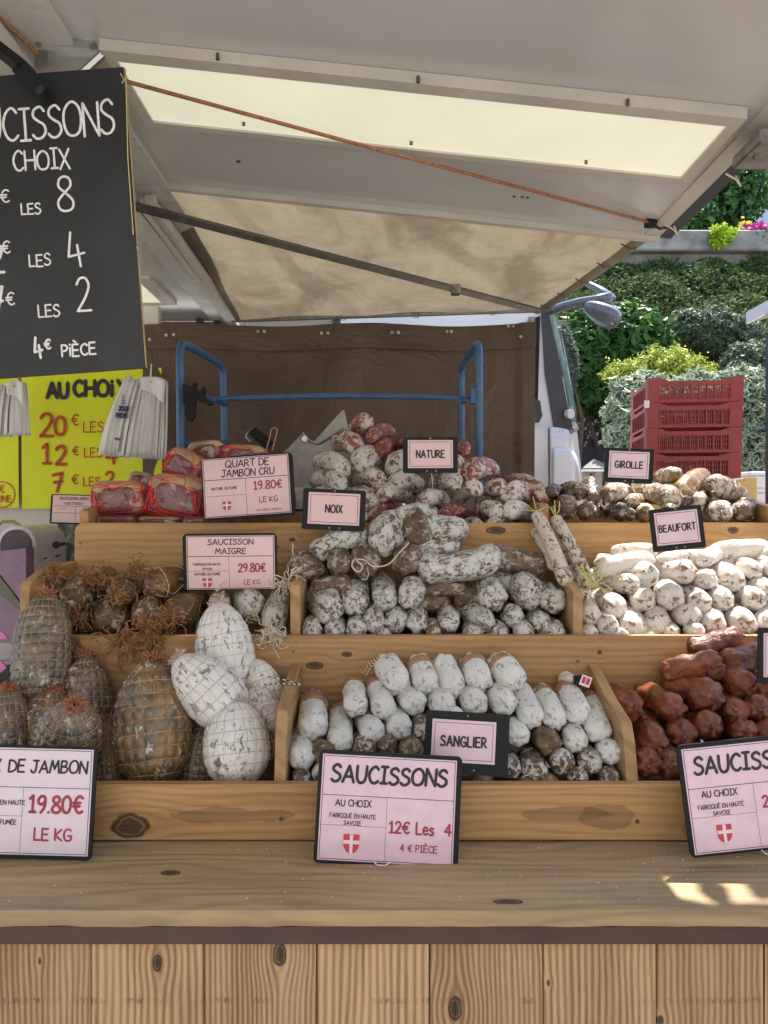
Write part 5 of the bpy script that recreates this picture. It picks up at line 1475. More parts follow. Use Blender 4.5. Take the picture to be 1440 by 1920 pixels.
LOOK = dict(white_saus='white floury', dark_boar='white-mottled brown', brown_boar='plain brown', nature='white-bloomed', red='bare red',
            redwhite='red and white', noix='grey-white lumpy', noix_dark='dark brown', beaufort='ivory', girolle='tan and white wrinkled', girolle_dark='dark tan',
            amber='amber', speckled='slim speckled', rosette='cream and brown', olive='smooth olive-brown', amber_rosette='smooth amber', chorizo='red-brown smoked')
ORD = ['', 'first', 'second', 'third', 'fourth', 'fifth', 'sixth', 'seventh', 'eighth', 'ninth', 'tenth', 'eleventh', 'twelfth', 'thirteenth']
SID = [0]
def solve(A, px, py, L, ymax):
    """point on the photo ray of (px, py) at distance L from A, on the far side"""
    d = Vector(((px - 720) / F, 1, -(py - 960) / F)); cA = A - Vector((0, 0, CAMZ))
    a = d.dot(d); b = -2 * d.dot(cA); c_ = cA.dot(cA) - L * L
    disc = b * b - 4 * a * c_
    t = (-b + math.sqrt(disc)) / (2 * a) if disc > 0 else -b / (2 * a)
    t = min(t, ymax)
    if t < A.y - .02: t = A.y
    return Vector((0, 0, CAMZ)) + d * t

def sausage(matk, xa, ya, xb, yb, r, plane, L, ymax, label, group, name='dry_sausage', dd=0.0, nat=0.0, bend=.06, lump=.07, nub=.5, waist=0, dA=None, dB=None, tip=None, band=False, string=None, netstr=None, fold=.06, taper=0):
    SID[0] += 1; seed = SID[0] * 13 + 5
    m_, c_ = plane
    t = (ya - 960) / F
    d = dA if dA else c_ / (m_ + t) + dd
    A = P(xa, ya, d)
    B = P(xb, yb, dB) if dB else solve(A, xb, yb, L, ymax)
    R = r / F * d * (1 if matk in ('chorizo', 'white_saus') else .95)
    Lw = max((A - B).length, R * .3)
    if Lw < R * .5: B = A + Vector((0, R * .8, 0)); Lw = (A - B).length
    if bend is None: bend = random.Random(seed + 3).uniform(-.06, .14)
    mat3 = axis_frame(A, B)
    me = saus_mesh(name, M[matk], Lw, R, bend, seed, lump, nub, waist=waist, fold=fold, taper=taper)
    o = bpy.data.objects.new(name, me); C.objects.link(o)
    o.matrix_world = Matrix.Translation((A + B) / 2) @ mat3.to_4x4()
    tag(o, label, 'sausage', group)
    rnd = random.Random(seed)
    if tip:
        mb = MB(); e = Lw / 2 + R
        a0 = rnd.uniform(0, 6.28)
        v = Vector((0, math.cos(a0), math.sin(a0)))
        mb.tube([(e - R*.10, *(v * R * .05).yz), (e + R*.05, *(v * R * .18).yz), (e + R*.07, *(v * R * .42).yz), (e - R*.06, *(v * R * .62).yz)], [R*.17, R*.16, R*.13, R*.05], 8, flat=((1, 0, 0), .55))
        local_child('casing_tip', mb, M[tip], o)
    if band:
        mb = MB(); xb0 = -Lw/2 - R * .3; xb1 = -Lw/2 + Lw * band * .75
        def bf(u, v):
            x = xb0 + (xb1 - xb0) * v; f = x / (Lw/2 + R); off = -bend * f * f * (Lw/2 + R)
            q = R * math.sqrt(max(.1, 1 - max(0, (-Lw/2 - x) / R) ** 2)) * (1.06 + .03 * math.sin(u * 40 + v * 3)); a = u * 6.2832
            return (x, math.cos(a) * q, math.sin(a) * q + off)
        mb.grid(bf, 24, 4, closeu=True); local_child('paper_band', mb, M['kraft'], o).modifiers.new('Solidify', 'SOLIDIFY').thickness = .0008
    if string:
        mb = MB(); e = Lw/2 + R
        curl(mb, (e, 0, 0), (1, rnd.uniform(-.5, .5), rnd.uniform(-.3, .6)), R * 1.6, .0011, rnd, 7, .6)
        local_child('string', mb, M[string], o)
    if netstr:
        mb = MB()
        for k_ in range(5):
            ax = Vector((rnd.uniform(-.6, .6), rnd.uniform(-1, 1), rnd.uniform(-1, 1))).normalized(); u = ax.orthogonal().normalized(); v = ax.cross(u)
            pts = []
            for q in range(25):
                a = 6.2832 * q / 24; w = (u * math.cos(a) + v * math.sin(a)) + ax * .25 * math.sin(a * 2 + k_)
                w.normalize(); f = w.x; x = f * (Lw/2 + R); rr = R * math.sqrt(max(0, 1 - max(0, (abs(x) - Lw/2) / R) ** 2)) * 1.045
                yz = Vector((0, w.y, w.z)); yz = yz.normalized() if yz.length > 1e-6 else Vector((0, 1, 0))
                pts.append(Vector((x, yz.y * rr, yz.z * rr - bend * f * f * (Lw/2 + R))))
            mb.tube(pts, .0011, 4, cap=False)
        local_child('string', mb, M[netstr], o)
    return o, A, B, R, Lw

def stretch(items, k):
    return [(it[0], it[1], it[2], it[1] + (it[3]-it[1])*k, it[2] + (it[4]-it[2])*k*.9, *it[5:]) for it in items]

def pile(rows, kind, pilename, group, plane, L, ymax, **kw):
    for rowname, items in rows:
        items = sorted(items, key=lambda it: it[1])
        for i, it in enumerate(items):
            matk, xa, ya, xb, yb, r = it[:6]; o = dict(kw); o.update(it[6] if len(it) > 6 else {})
            LL = o.pop('L', L); lab = o.pop('label', None)
            look = LOOK[matk]
            noun = '' if 'sausage' in look else ' sausage'
            if lab is None:
                pos = 'the first' if i == 0 else ORD[i+1]
                where = f'{ORD[i+1]} from left, {rowname} row of the {pilename}' if len(items) > 2 else f'{ORD[i+1]} from left in the {rowname} row of the {pilename}'
                lab = f'{look}{noun}, {where}'
            sausage(matk, xa, ya, xb, yb, r, plane, LL, o.pop('ymax', ymax), lab, group, **o)

def EL(m, cx, cy, a, b, ang=0, o=None, deep=0):
    """sausage seen from the side: ellipse in the photo -> near cap / far cap"""
    k = max(a - b, 1); c_, s_ = math.cos(math.radians(ang)), math.sin(math.radians(ang))
    sg = 1 if (int(cx) % 2) else -1
    d = dict(o or {})
    return (m, cx + sg * k * c_, cy - sg * k * s_, cx - sg * k * c_, cy + sg * k * s_, b, d)

PL1 = (.875, 1.72)
PL2 = (1.24, 2.361)
PL3 = (1.15, 2.2795)

# --- NATURE pile, top tray
N = 'nature'; R_ = 'red'; RW = 'redwhite'
nature = [
 ('top', [EL(RW, 677, 796, 27, 19, 50), EL(R_, 712, 808, 31, 15, 22), EL(RW, 651, 826, 34, 21, -12), EL(R_, 722, 836, 21, 17, -10), EL(R_, 757, 832, 24, 14, 30), EL(R_, 869, 838, 15, 14, 0)]),
 ('second', [EL(N, 623, 866, 38, 21, -15), EL(N, 694, 859, 38, 25, -5), EL(N, 750, 866, 30, 23, 5), EL(N, 845, 868, 30, 20, 0), EL(RW, 900, 877, 39, 22, 2)]),
 ('third', [EL(N, 617, 898, 38, 20, -10), EL(N, 691, 892, 36, 20, -3), EL(N, 764, 901, 38, 20, -18), EL(N, 835, 899, 35, 18, 10), EL(N, 875, 917, 34, 18, 32), EL(N, 921, 919, 36, 18, 38),
            (RW, 1020, 916, 955, 893, 16, dict(L=.2)),]),
 ('fourth', [EL(N, 605, 928, 30, 18, 0), EL(N, 681, 930, 32, 20, -28), EL(N, 740, 921, 36, 18, -5), EL(N, 814, 932, 33, 18, -5), EL(N, 976, 921, 38, 21, -12)]),
 ('bottom', [EL(N, 686, 960, 16, 12, 0), EL(R_, 714, 953, 32, 14, 22), EL('nature', 812, 962, 16, 13, 0), EL(R_, 852, 957, 32, 15, 0), EL(N, 915, 954, 33, 18, 8), EL('white_saus', 972, 958, 33, 20, -35, dict(label='smooth white sausage lying beside the yellow knots of the leaning sausages')), EL(N, 885, 979, 24, 11, 0), EL(N, 938, 974, 28, 12, 8)]),
]
pile(nature, 'nature', 'NATURE pile', 'sausages in the NATURE pile', PL3, .105, 2.26, bend=.22, lump=.08, nub=.0)
# --- GIROLLE pile
GR, GD = 'girolle', 'girolle_dark'
girolle = [
 ('bottom', [EL(GD, 1055, 950, 30, 24, 0, dict(string='string')), EL(GD, 1110, 958, 30, 19, -10), EL(GD, 1155, 958, 26, 18, 0), (GD, 1180, 962, 1176, 950, 13, dict(tip='amber')), EL(GR, 1207, 960, 20, 18, 0, dict(tip='amber')), EL(GD, 1262, 958, 26, 19, 0), EL('noix', 1345, 957, 29, 23, 0, dict(string='string')), EL(GD, 1400, 955, 30, 22, 12)]),
 ('second', [EL(GD, 1040, 920, 20, 14, 0), EL(GD, 1073, 919, 31, 18, 0, dict(netstr='string')), (GD, 1112, 932, 1105, 904, 14, dict(tip='amber', L=.1)), EL(GR, 1158, 923, 34, 19, 0), EL(GR, 1192, 938, 22, 14, 0), EL(GR, 1237, 927, 43, 22, -12, dict(string='string')), EL(GD, 1292, 936, 26, 15, 0), EL(GR, 1316, 934, 24, 15, 10)]),
 ('top', [EL('girolle', 1251, 891, 30, 16, 10), EL('amber', 1296, 906, 42, 23, 35, dict(tip='amber')), EL(GR, 1362, 917, 44, 22, -27, dict(string='string'))]),
]
pile(girolle, 'girolle', 'GIROLLE pile', 'sausages in the GIROLLE pile', PL3, .16, 2.26, bend=.06, lump=.10, nub=.0)
# --- NOIX pile, middle tray
NX, ND = 'noix', 'noix_dark'
noix = [
 ('bottom', [(NX, 586, 1176, 590, 1162, 20), (NX, 628, 1176, 630, 1162, 20), (NX, 669, 1174, 667, 1158, 20), (NX, 702, 1162, 694, 1140, 22), (NX, 742, 1161, 744, 1143, 22), (NX, 781, 1163, 780, 1140, 21), (GR, 812, 1178, 808, 1166, 16, dict(label='small tan sausage wedged low between the upright grey ones in the walnut pile')),
             (NX, 843, 1162, 832, 1144, 21), (NX, 888, 1188, 880, 1178, 20), (NX, 934, 1185, 930, 1172, 20), (NX, 981, 1182, 976, 1168, 21), (NX, 1040, 1184, 1030, 1170, 21), (NX, 720, 1188, 716, 1176, 15)]),
 ('second', [(NX, 617, 1138, 598, 1123, 31, dict(L=.12)), (NX, 664, 1124, 668, 1100, 27), (NX, 722, 1118, 717, 1092, 24), (NX, 770, 1113, 785, 1091, 28), (NX, 908, 1161, 862, 1140, 22), EL(NX, 957, 1152, 28, 22, 0), (NX, 1013, 1164, 1005, 1152, 22)]),
 ('third', [(ND, 567, 1058, 598, 1072, 28, dict(string='string')), (ND, 637, 1054, 629, 1036, 24, dict(string='string')), (ND, 686, 1054, 682, 1038, 29, dict(string='string')), (ND, 763, 1048, 778, 1038, 31), (NX, 923, 1115, 912, 1100, 29), (NX, 990, 1108, 970, 1097, 33), (NX, 1037, 1122, 1020, 1112, 27)]),
 ('top', [(NX, 722, 1010, 736, 986, 33, dict(dd=-.02)), (ND, 788, 998, 776, 978, 30, dict(dd=-.02))]),
]
pile(noix, 'noix', 'NOIX pile', 'sausages in the NOIX pile', PL2, .16, 1.87, bend=.08, lump=.13, nub=.0, fold=.12)
lay = [
 (NX, 785, 960, 712, 990, 24, 'pale grey sausage lying askew at the very top of the walnut pile', dict(dA=1.89, dB=1.86, bend=.12)),
 (NX, 856, 990, 810, 988, 24, 'short grey-white sausage lying crosswise under the top of the walnut pile', dict(dA=1.87, dB=1.85)),
 (NX, 842, 1020, 795, 1029, 21, 'grey-white sausage lying crosswise below the short one', dict(dA=1.845, dB=1.84)),
 (NX, 601, 1030, 668, 1003, 23, 'grey-white sausage lying behind the dark ends below the NOIX sign', dict(dA=1.84, dB=1.865)),
 (NX, 912, 1056, 812, 1070, 31, 'long thick grey-white sausage lying flat across the middle of the walnut pile', dict(dA=1.79, dB=1.80, bend=-.12, waist=.05)),
 (ND, 1000, 1060, 935, 1045, 26, 'bare dark grey-brown sausage lying flat beside the leaning slim sausages', dict(dA=1.82, dB=1.83)),
 (NX, 960, 1093, 915, 1085, 20, 'small grey sausage half hidden under the bare dark one', dict(dA=1.83, dB=1.84)),
 (ND, 858, 1103, 800, 1106, 18, 'shaded brown sausage in the hollow under the long flat one', dict(dA=1.80, dB=1.80)),
 (ND, 830, 1130, 790, 1132, 16, 'dark sausage deep in the hollow behind the upright ones', dict(dA=1.78, dB=1.78)),
 (ND, 640, 1095, 600, 1100, 20, 'dark sausage deep in the gap beside the divider of the walnut pile', dict(dA=1.79, dB=1.79)),
 (ND, 905, 1120, 870, 1120, 20, 'dark sausage deep in the gap beside the two round grey ends', dict(dA=1.80, dB=1.80)),
]
for (mk, xa, ya, xb, yb, r, lab, o) in lay:
    sausage(mk, xa, ya, xb, yb, r, PL2, .2, 1.9, lab, 'sausages in the NOIX pile', lump=.10, nub=0, **o)
# long white string draped over the walnut pile
pts = [P(664, 1048, 1.745), P(660, 1062, 1.74), P(672, 1072, 1.735), P(680, 1062, 1.735), P(668, 1050, 1.74), P(684, 1050, 1.735), P(700, 1062, 1.735), P(728, 1058, 1.755), P(750, 1035, 1.765), P(769, 1015, 1.79)]
mb = MB(); sm = []
for i in range(len(pts) - 1):
    p0, p1, p2, p3 = pts[max(i-1,0)], pts[i], pts[i+1], pts[min(i+2, len(pts)-1)]
    for k_ in range(5):
        t = k_/5; sm.append(.5*((2*p1) + (-p0+p2)*t + (2*p0-5*p1+4*p2-p3)*t*t + (-p0+3*p1-3*p2+p3)*t**3))
mb.tube(sm, .0017, 6); tag(mb.build('string', M['string'], smooth=True), 'loose white string looped over the dark walnut sausages', 'string')
# leaning slim sausages
slim = [
 ('speckled', 1060, 1082, 1010, 968, 15, 'slim speckled leaning sausage of the front pair, nearer the walnut pile', dict(dA=1.735, dB=1.885), True),
 ('speckled', 1103, 1088, 1045, 975, 14, 'slim speckled sausage leaning on the tray edge, nearer the ivory sausages', dict(dA=1.735, dB=1.885), True),
 ('speckled', 1038, 1058, 1006, 998, 12, 'slim speckled sausage tucked behind the leaning pair, next to the bare dark sausage', dict(dA=1.80, dB=1.895), False),
 ('speckled', 1082, 1078, 1036, 985, 10, 'slim speckled sausage seen in the gap between the leaning pair', dict(dA=1.78, dB=1.90), False),
]
for (mk, xa, ya, xb, yb, r, lab, o, st) in slim:
    ob, A, B, R, Lw = sausage(mk, xa, ya, xb, yb, r, PL2, .2, 1.9, lab, 'slim speckled sausages leaning between the piles', lump=.04, nub=.6, bend=.04, taper=-.1, **o)
    if st:
        mb = MB(); rnd = random.Random(int(xa))
        for k_ in range(5): curl(mb, (-Lw/2 - R*.9, 0, 0), (-1, rnd.uniform(-1.4, 1.4), rnd.uniform(-.6, 1)), .045, .0012, rnd, 5, .35)
        local_child('knot_string', mb, M['string_yellow'], ob)
mb = MB(); rnd = random.Random(3)
for k_ in range(16): curl(mb, P(1112 + rnd.uniform(-12, 12), 1088 + rnd.uniform(-8, 8), 1.70), (rnd.uniform(-1, 1), -.3, rnd.uniform(-.5, .6)), .07, .0012, rnd, 8, .9)
tag(mb.build('string_tangle', M['string_yellow']), 'tangle of pale yellow string at the foot of the leaning sausages', 'string')

# --- BEAUFORT pile
BF = 'beaufort'; T_ = dict(tip='casing')
beau = [
 ('bottom', [(BF, 1106, 1184, 1100, 1172, 18), (BF, 1165, 1192, 1160, 1182, 17), (BF, 1218, 1190, 1214, 1178, 16), (BF, 1258, 1189, 1254, 1176, 18), (BF, 1301, 1187, 1297, 1176, 20), (BF, 1345, 1191, 1340, 1180, 15)]),
 ('second', [(BF, 1106, 1149, 1097, 1130, 21, T_), (BF, 1139, 1170, 1125, 1154, 22, T_), (BF, 1187, 1167, 1172, 1148, 26, T_), (BF, 1232, 1164, 1224, 1148, 25), (BF, 1290, 1158, 1266, 1148, 24, T_), (BF, 1338, 1162, 1330, 1146, 24, T_), (BF, 1391, 1165, 1371, 1150, 27, T_), (BF, 1436, 1166, 1426, 1150, 25)]),
 ('third', [(BF, 1095, 1112, 1090, 1100, 15), (BF, 1151, 1131, 1130, 1122, 24), (BF, 1205, 1125, 1198, 1110, 24, T_), (BF, 1256, 1119, 1250, 1104, 27, T_), (BF, 1311, 1126, 1290, 1112, 23, T_), (BF, 1354, 1122, 1336, 1108, 22, T_), (BF, 1411, 1121, 1386, 1110, 24, T_)]),
 ('fourth', [(BF, 1181, 1096, 1140, 1088, 20, T_), (BF, 1210, 1078, 1168, 1066, 25, T_), (BF, 1281, 1072, 1246, 1074, 24, T_), (BF, 1324, 1086, 1298, 1091, 21), (BF, 1373, 1083, 1350, 1072, 24, T_), (BF, 1431, 1102, 1410, 1092, 22), (BF, 1409, 1066, 1388, 1060, 20, T_), (BF, 1446, 1062, 1430, 1054, 20)]),
]
beau = [(a, stretch(b, 1.75)) for a, b in beau]
pile(beau, 'beaufort', 'BEAUFORT pile', 'sausages in the BEAUFORT pile', PL2, .17, 1.88, bend=None, lump=.075, nub=.35, fold=.14)
for (xa, ya, xb, yb, r, lab, o) in [
 (1208, 1050, 1132, 1062, 20, 'pale sausage lying flat near the back, beside the tangle of yellow string', dict(dA=1.82, dB=1.80)),
 (1216, 1032, 1160, 1034, 16, 'pale sausage lying flat against the tray board below the GIROLLE sign', dict(dA=1.865, dB=1.865)),
 (1318, 1046, 1246, 1052, 19, 'pale sausage lying flat directly below the BEAUFORT sign', dict(dA=1.84, dB=1.84)),
 (1322, 1047, 1340, 1038, 17, 'sausage with a large brown torn casing tip under the corner of the BEAUFORT sign', dict(dA=1.80, dB=1.85, tip='girolle_dark')),
 (1425, 1028, 1348, 1034, 21, 'long sunlit pale sausage lying flat beside the BEAUFORT sign', dict(dA=1.86, dB=1.86)),
 (1450, 1040, 1425, 1050, 18, 'pale sunlit sausage cut off by the edge, above the long flat one', dict(dA=1.82, dB=1.86)),
 (1380, 1058, 1345, 1056, 14, 'pale sausage squeezed below the long flat one', dict(dA=1.85, dB=1.86))]:
    sausage(BF, xa, ya, xb, yb, r, PL2, .2, 1.9, lab, 'sausages in the BEAUFORT pile', lump=.05, nub=.3, bend=.08, **o)

# --- SANGLIER pile, front tray
WS, DB, BB = 'white_saus', 'dark_boar', 'brown_boar'
bnd = dict(band=.34); st = dict(string='string')
sang = [
 ('top', [(WS, 743, 1273, 728, 1251, 27), (WS, 798, 1279, 788, 1252, 25, dict(string='string', band=.3)), (WS, 848, 1284, 834, 1252, 25, st), (WS, 896, 1270, 888, 1251, 27, bnd), (WS, 956, 1267, 940, 1250, 28, bnd)]),
 ('second', [(WS, 587, 1356, 588, 1316, 27, dict(band=.6, L=.15)), (WS, 667, 1317, 664, 1288, 23, bnd), (WS, 720, 1325, 705, 1288, 23, bnd), (WS, 775, 1318, 760, 1300, 24), (WS, 830, 1318, 815, 1300, 25), (WS, 889, 1315, 874, 1300, 25), (WS, 943, 1315, 926, 1300, 26, st), (WS, 995, 1338, 975, 1298, 24), (WS, 1038, 1340, 1016, 1300, 23, dict(band=.38)), (WS, 1084, 1332, 1062, 1296, 25, dict(band=.42)), (WS, 1122, 1369, 1112, 1318, 25, dict(band=.2))]),
 ('third', [(WS, 566, 1416, 561, 1368, 25, dict(band=.3)), (WS, 638, 1386, 638, 1340, 24, dict(band=.15)), (WS, 699, 1370, 685, 1350, 24), (WS, 749, 1360, 736, 1340, 25), (WS, 850, 1352, 840, 1335, 24), (WS, 970, 1376, 958, 1350, 22), (WS, 1079, 1383, 1064, 1363, 23), (WS, 1143, 1411, 1128, 1388, 24)]),
 ('dark lower', [(BB, 606, 1410, 604, 1388, 24), (DB, 684, 1398, 678, 1385, 25), (DB, 726, 1394, 722, 1380, 20), (BB, 770, 1400, 764, 1380, 25), (DB, 793, 1362, 786, 1345, 20), (BB, 1028, 1384, 1004, 1372, 25), (DB, 1003, 1438, 990, 1412, 25, st), (DB, 1054, 1431, 1042, 1414, 25), (DB, 1106, 1425, 1092, 1408, 24), (DB, 958, 1436, 954, 1420, 21)]),
 ('bottom', [(DB, 1084, 1460, 1078, 1448, 20), (DB, 1142, 1452, 1134, 1440, 20), (DB, 566, 1452, 562, 1440, 18), (DB, 604, 1452, 600, 1438, 20), (BB, 1030, 1464, 1024, 1452, 18), (BB, 905, 1458, 900, 1440, 20), (BB, 985, 1462, 980, 1450, 16)]),
]
pile(sang, 'sanglier', 'SANGLIER pile', 'sausages in the SANGLIER pile', PL1, .165, 1.60, bend=None, lump=.07, nub=.5, fold=.20)
sausage(WS, 1070, 1280, 1062, 1274, 16, PL1, .1, 1.62, 'white sausage end peeping over the back of the SANGLIER pile near the paper label', 'sausages in the SANGLIER pile', dA=1.60)
# striped butcher's twine loops and little flag label
def twine(pts, lab):
    sm = []
    for i in range(len(pts) - 1):
        p0, p1, p2, p3 = pts[max(i-1,0)], pts[i], pts[i+1], pts[min(i+2, len(pts)-1)]
        for k_ in range(6):
            t = k_/6; sm.append(.5*((2*p1) + (-p0+p2)*t + (2*p0-5*p1+4*p2-p3)*t*t + (-p0+3*p1-3*p2+p3)*t**3))
    e = empty('butcher_twine', sm[0], lab, 'string', 'black and white butcher twine loops')
    a, b = MB(), MB()
    for i in range(len(sm) - 1): (a if i % 2 else b).tube([sm[i], sm[i+1]], .0014, 5)
    a.build('dark_strand', M['ink'], e); b.build('light_strand', M['string'], e)
twine([P(500, 1268, 1.50), P(530, 1274, 1.50), P(566, 1284, 1.48), P(545, 1282, 1.49), P(515, 1282, 1.50), P(490, 1284, 1.51)], 'black and white twine loop tied over the tray divider beside the white hams')
twine([P(682, 1262, 1.55), P(688, 1250, 1.55), P(700, 1238, 1.56), P(712, 1232, 1.57), P(700, 1243, 1.55), P(691, 1258, 1.54), P(686, 1266, 1.53)], 'black and white twine loop standing up at the end of the top white sausages')
e = empty('flag_label', P(1098, 1277, 1.55), 'tiny red and white paper flag label behind the white sausages', 'label', rot=facing(-20))
mb = MB(); mb.bbox((-.011, -.011, 0), (.011, .011, .0008)); mb.build('paper', M['emblem_white'], e, local=True)
mb = MB(); mb.bbox((-.008, -.006, .001), (-.001, .008, .0014)); mb.bbox((.001, -.006, .001), (.008, .008, .0014)); mb.build('printed_cross', M['emblem_red'], e, local=True)
mb = MB(); mb.tube([P(1086, 1284, 1.57), P(1092, 1268, 1.58), P(1080, 1270, 1.58), P(1084, 1288, 1.57)], .009, 5, flat=((0,1,0), .3)); tag(mb.build('dark_clip', M['rubber']), 'crumpled black tag behind the white sausages', 'tag')

# --- CHORIZO pile
CH = 'chorizo'
def ch(xa, ya, xb, yb, r, o=None): return (CH, xa, ya, xb, yb, r, o or {})
chz = [
 ('top', [ch(1369, 1201, 1322, 1214, 23, dict(L=.13)), ch(1411, 1231, 1382, 1238, 25), ch(1440, 1214, 1430, 1222, 22)]),
 ('second', [ch(1330, 1243, 1276, 1254, 24, dict(L=.14)), ch(1389, 1281, 1371, 1262, 28), ch(1432, 1291, 1418, 1280, 23), ch(1340, 1255, 1330, 1262, 20)]),
 ('third', [ch(1177, 1316, 1138, 1304, 27, dict(L=.15)), ch(1257, 1323, 1222, 1304, 27), ch(1320, 1305, 1283, 1292, 33), ch(1379, 1331, 1362, 1318, 25), ch(1420, 1330, 1410, 1318, 26)]),
 ('fourth', [ch(1226, 1382, 1194, 1350, 30), ch(1277, 1373, 1262, 1355, 27), ch(1326, 1363, 1298, 1349, 26), ch(1391, 1373, 1365, 1368, 25), ch(1436, 1374, 1424, 1362, 23)]),
 ('bottom', [ch(1214, 1424, 1206, 1410, 27), ch(1256, 1426, 1250, 1410, 28), ch(1303, 1424, 1297, 1408, 27), ch(1350, 1424, 1344, 1410, 27), ch(1398, 1424, 1392, 1410, 27), ch(1440, 1424, 1434, 1410, 26)]),
]
chz = [(a, stretch(b, 1.25)) for a, b in chz]
pile(chz, 'chorizo', 'smoked pile', 'red-brown smoked sausages in the front tray', PL1, .15, 1.60, bend=None, lump=.13, nub=.8, waist=.10, fold=.24, tip='chorizo')

# --- ROSETTES, middle tray (stout sausages with twine)
def stout(label, mk, xa, ya, xb, yb, r, tuft=None, tdir=(0, 0, 1), tn=26, tl=.06, tm='twine_brown', net='twine_brown', tp=None, **kw):
    ob, A, B, R, Lw = sausage(mk, xa, ya, xb, yb, r, PL2, .13, 1.86, label, 'stout twine-tied sausages in the middle tray', name='stout_sausage', lump=.09, nub=0, bend=.04, netstr=net, **kw)
    if tuft:
        mb = MB(); rnd = random.Random(int(xa * 3 + ya)); inv = ob.matrix_world.inverted(); r3 = inv.to_3x3()
        base = P(tuft[0], tuft[1], tuft[2] if len(tuft) > 2 else A.y - R * .9)
        for k_ in range(tn):
            q = base + Vector((rnd.uniform(-1, 1) * .012, rnd.uniform(-.5, .5) * .012, rnd.uniform(-1, 1) * .010))
            dv = Vector(tdir) + Vector((rnd.uniform(-.8, .8), rnd.uniform(-.5, .3), rnd.uniform(-.5, .5)))
            curl(mb, inv @ q, r3 @ dv, tl * rnd.uniform(.6, 1.2), .00115, rnd, 11, 1.15)
        local_child('twine_tuft', mb, M[tm], ob)
    return ob
stout('cream and brown stout sausage by the tray side board, reddish curly twine above it', 'rosette', 85, 1112, 94, 1098, 29, (100, 1076), (.6, 0, .3), 34, .05)
stout('large cream and brown stout sausage second from the side board, its twine hanging down', 'rosette', 143, 1120, 150, 1098, 33, (145, 1150, 1.70), (.1, -.2, -1), 46, .08)
stout('small stout sausage mostly hidden by an upright bunch of curly brown twine', 'rosette', 195, 1088, 200, 1078, 20, (180, 1088), (-.1, 0, .8), 60, .065)
stout('round cream-bloomed stout sausage in the middle of the back row', 'rosette', 232, 1106, 245, 1096, 31, (256, 1070), (-.4, 0, .8), 30, .06)
stout('smooth amber stout sausage with light string under the MAIGRE sign corner', 'amber_rosette', 297, 1094, 334, 1088, 31, (290, 1085), (.2, -.2, -.3), 12, .07, net='string')
stout('cream-bloomed stout sausage in the front row, twine fan on its top', 'rosette', 206, 1156, 190, 1146, 34, (212, 1122), (.7, 0, .4), 40, .05)
stout('cream-bloomed stout sausage, twine from it hanging over the tray edge', 'rosette', 276, 1149, 280, 1138, 31, (284, 1168, 1.66), (.1, -.3, -1), 60, .10)
stout('smooth olive-brown stout sausage at the end of the front row', 'olive', 338, 1146, 366, 1132, 33, (322, 1158, 1.66), (-.4, -.3, -.5), 60, .07)
stout('small pinkish stout sausage end behind the neck of the top white ham', 'girolle', 412, 1130, 412, 1122, 20, (412, 1112), (0, 0, .5), 10, .03, 'string', net='string')
stout('white-bloomed stout sausage with knotted string below the MAIGRE sign', 'noix', 470, 1131, 456, 1128, 27, (466, 1150), (0, -.2, -1), 14, .05, 'string', net='string')
stout('grey-purple stout sausage beside the divider with a tangle of pale string under it', 'noix', 513, 1160, 531, 1112, 25, (508, 1188, 1.64), (-.1, -.3, -.8), 50, .07, 'string', net='string')
mb = MB(); rnd = random.Random(11)
for k_ in range(30): curl(mb, P(538 + rnd.uniform(-10, 10), 1092 + rnd.uniform(-8, 8), 1.72), (rnd.uniform(-1, .2), -.2, rnd.uniform(-.4, .4)), .05, .0011, rnd, 8, .8)
tag(mb.build('string_tangle', M['string']), 'tangle of pale string on top of the divider beside the walnut pile', 'string')
for (px, py, n_, l_, lab) in ((230, 1182, 46, .12, 'brown twine tassel hanging over the middle tray edge, the middle one'), (140, 1205, 40, .09, 'brown twine tassel hanging over the middle tray edge behind the small grey ham'), (282, 1190, 40, .09, 'brown twine tassel hanging over the middle tray edge above the biggest ham')):
    mb = MB(); rnd = random.Random(px)
    for k_ in range(n_): curl(mb, P(px + rnd.uniform(-9, 9), py + rnd.uniform(-8, 8), 1.632), (rnd.uniform(-.3, .3), -.05, -1), l_ * rnd.uniform(.4, 1), .0011, rnd, 10, .62)
    tag(mb.build('twine_tassel', M['twine_brown']), lab, 'twine', 'brown twine tassels hanging over the tray edge')
sausage('noix', 385, 1180, 378, 1172, 16, PL2, .1, 1.86, 'small grey sausage peeping out low beside the olive-brown stout one', 'stout twine-tied sausages in the middle tray', name='stout_sausage', lump=.09, nub=0)

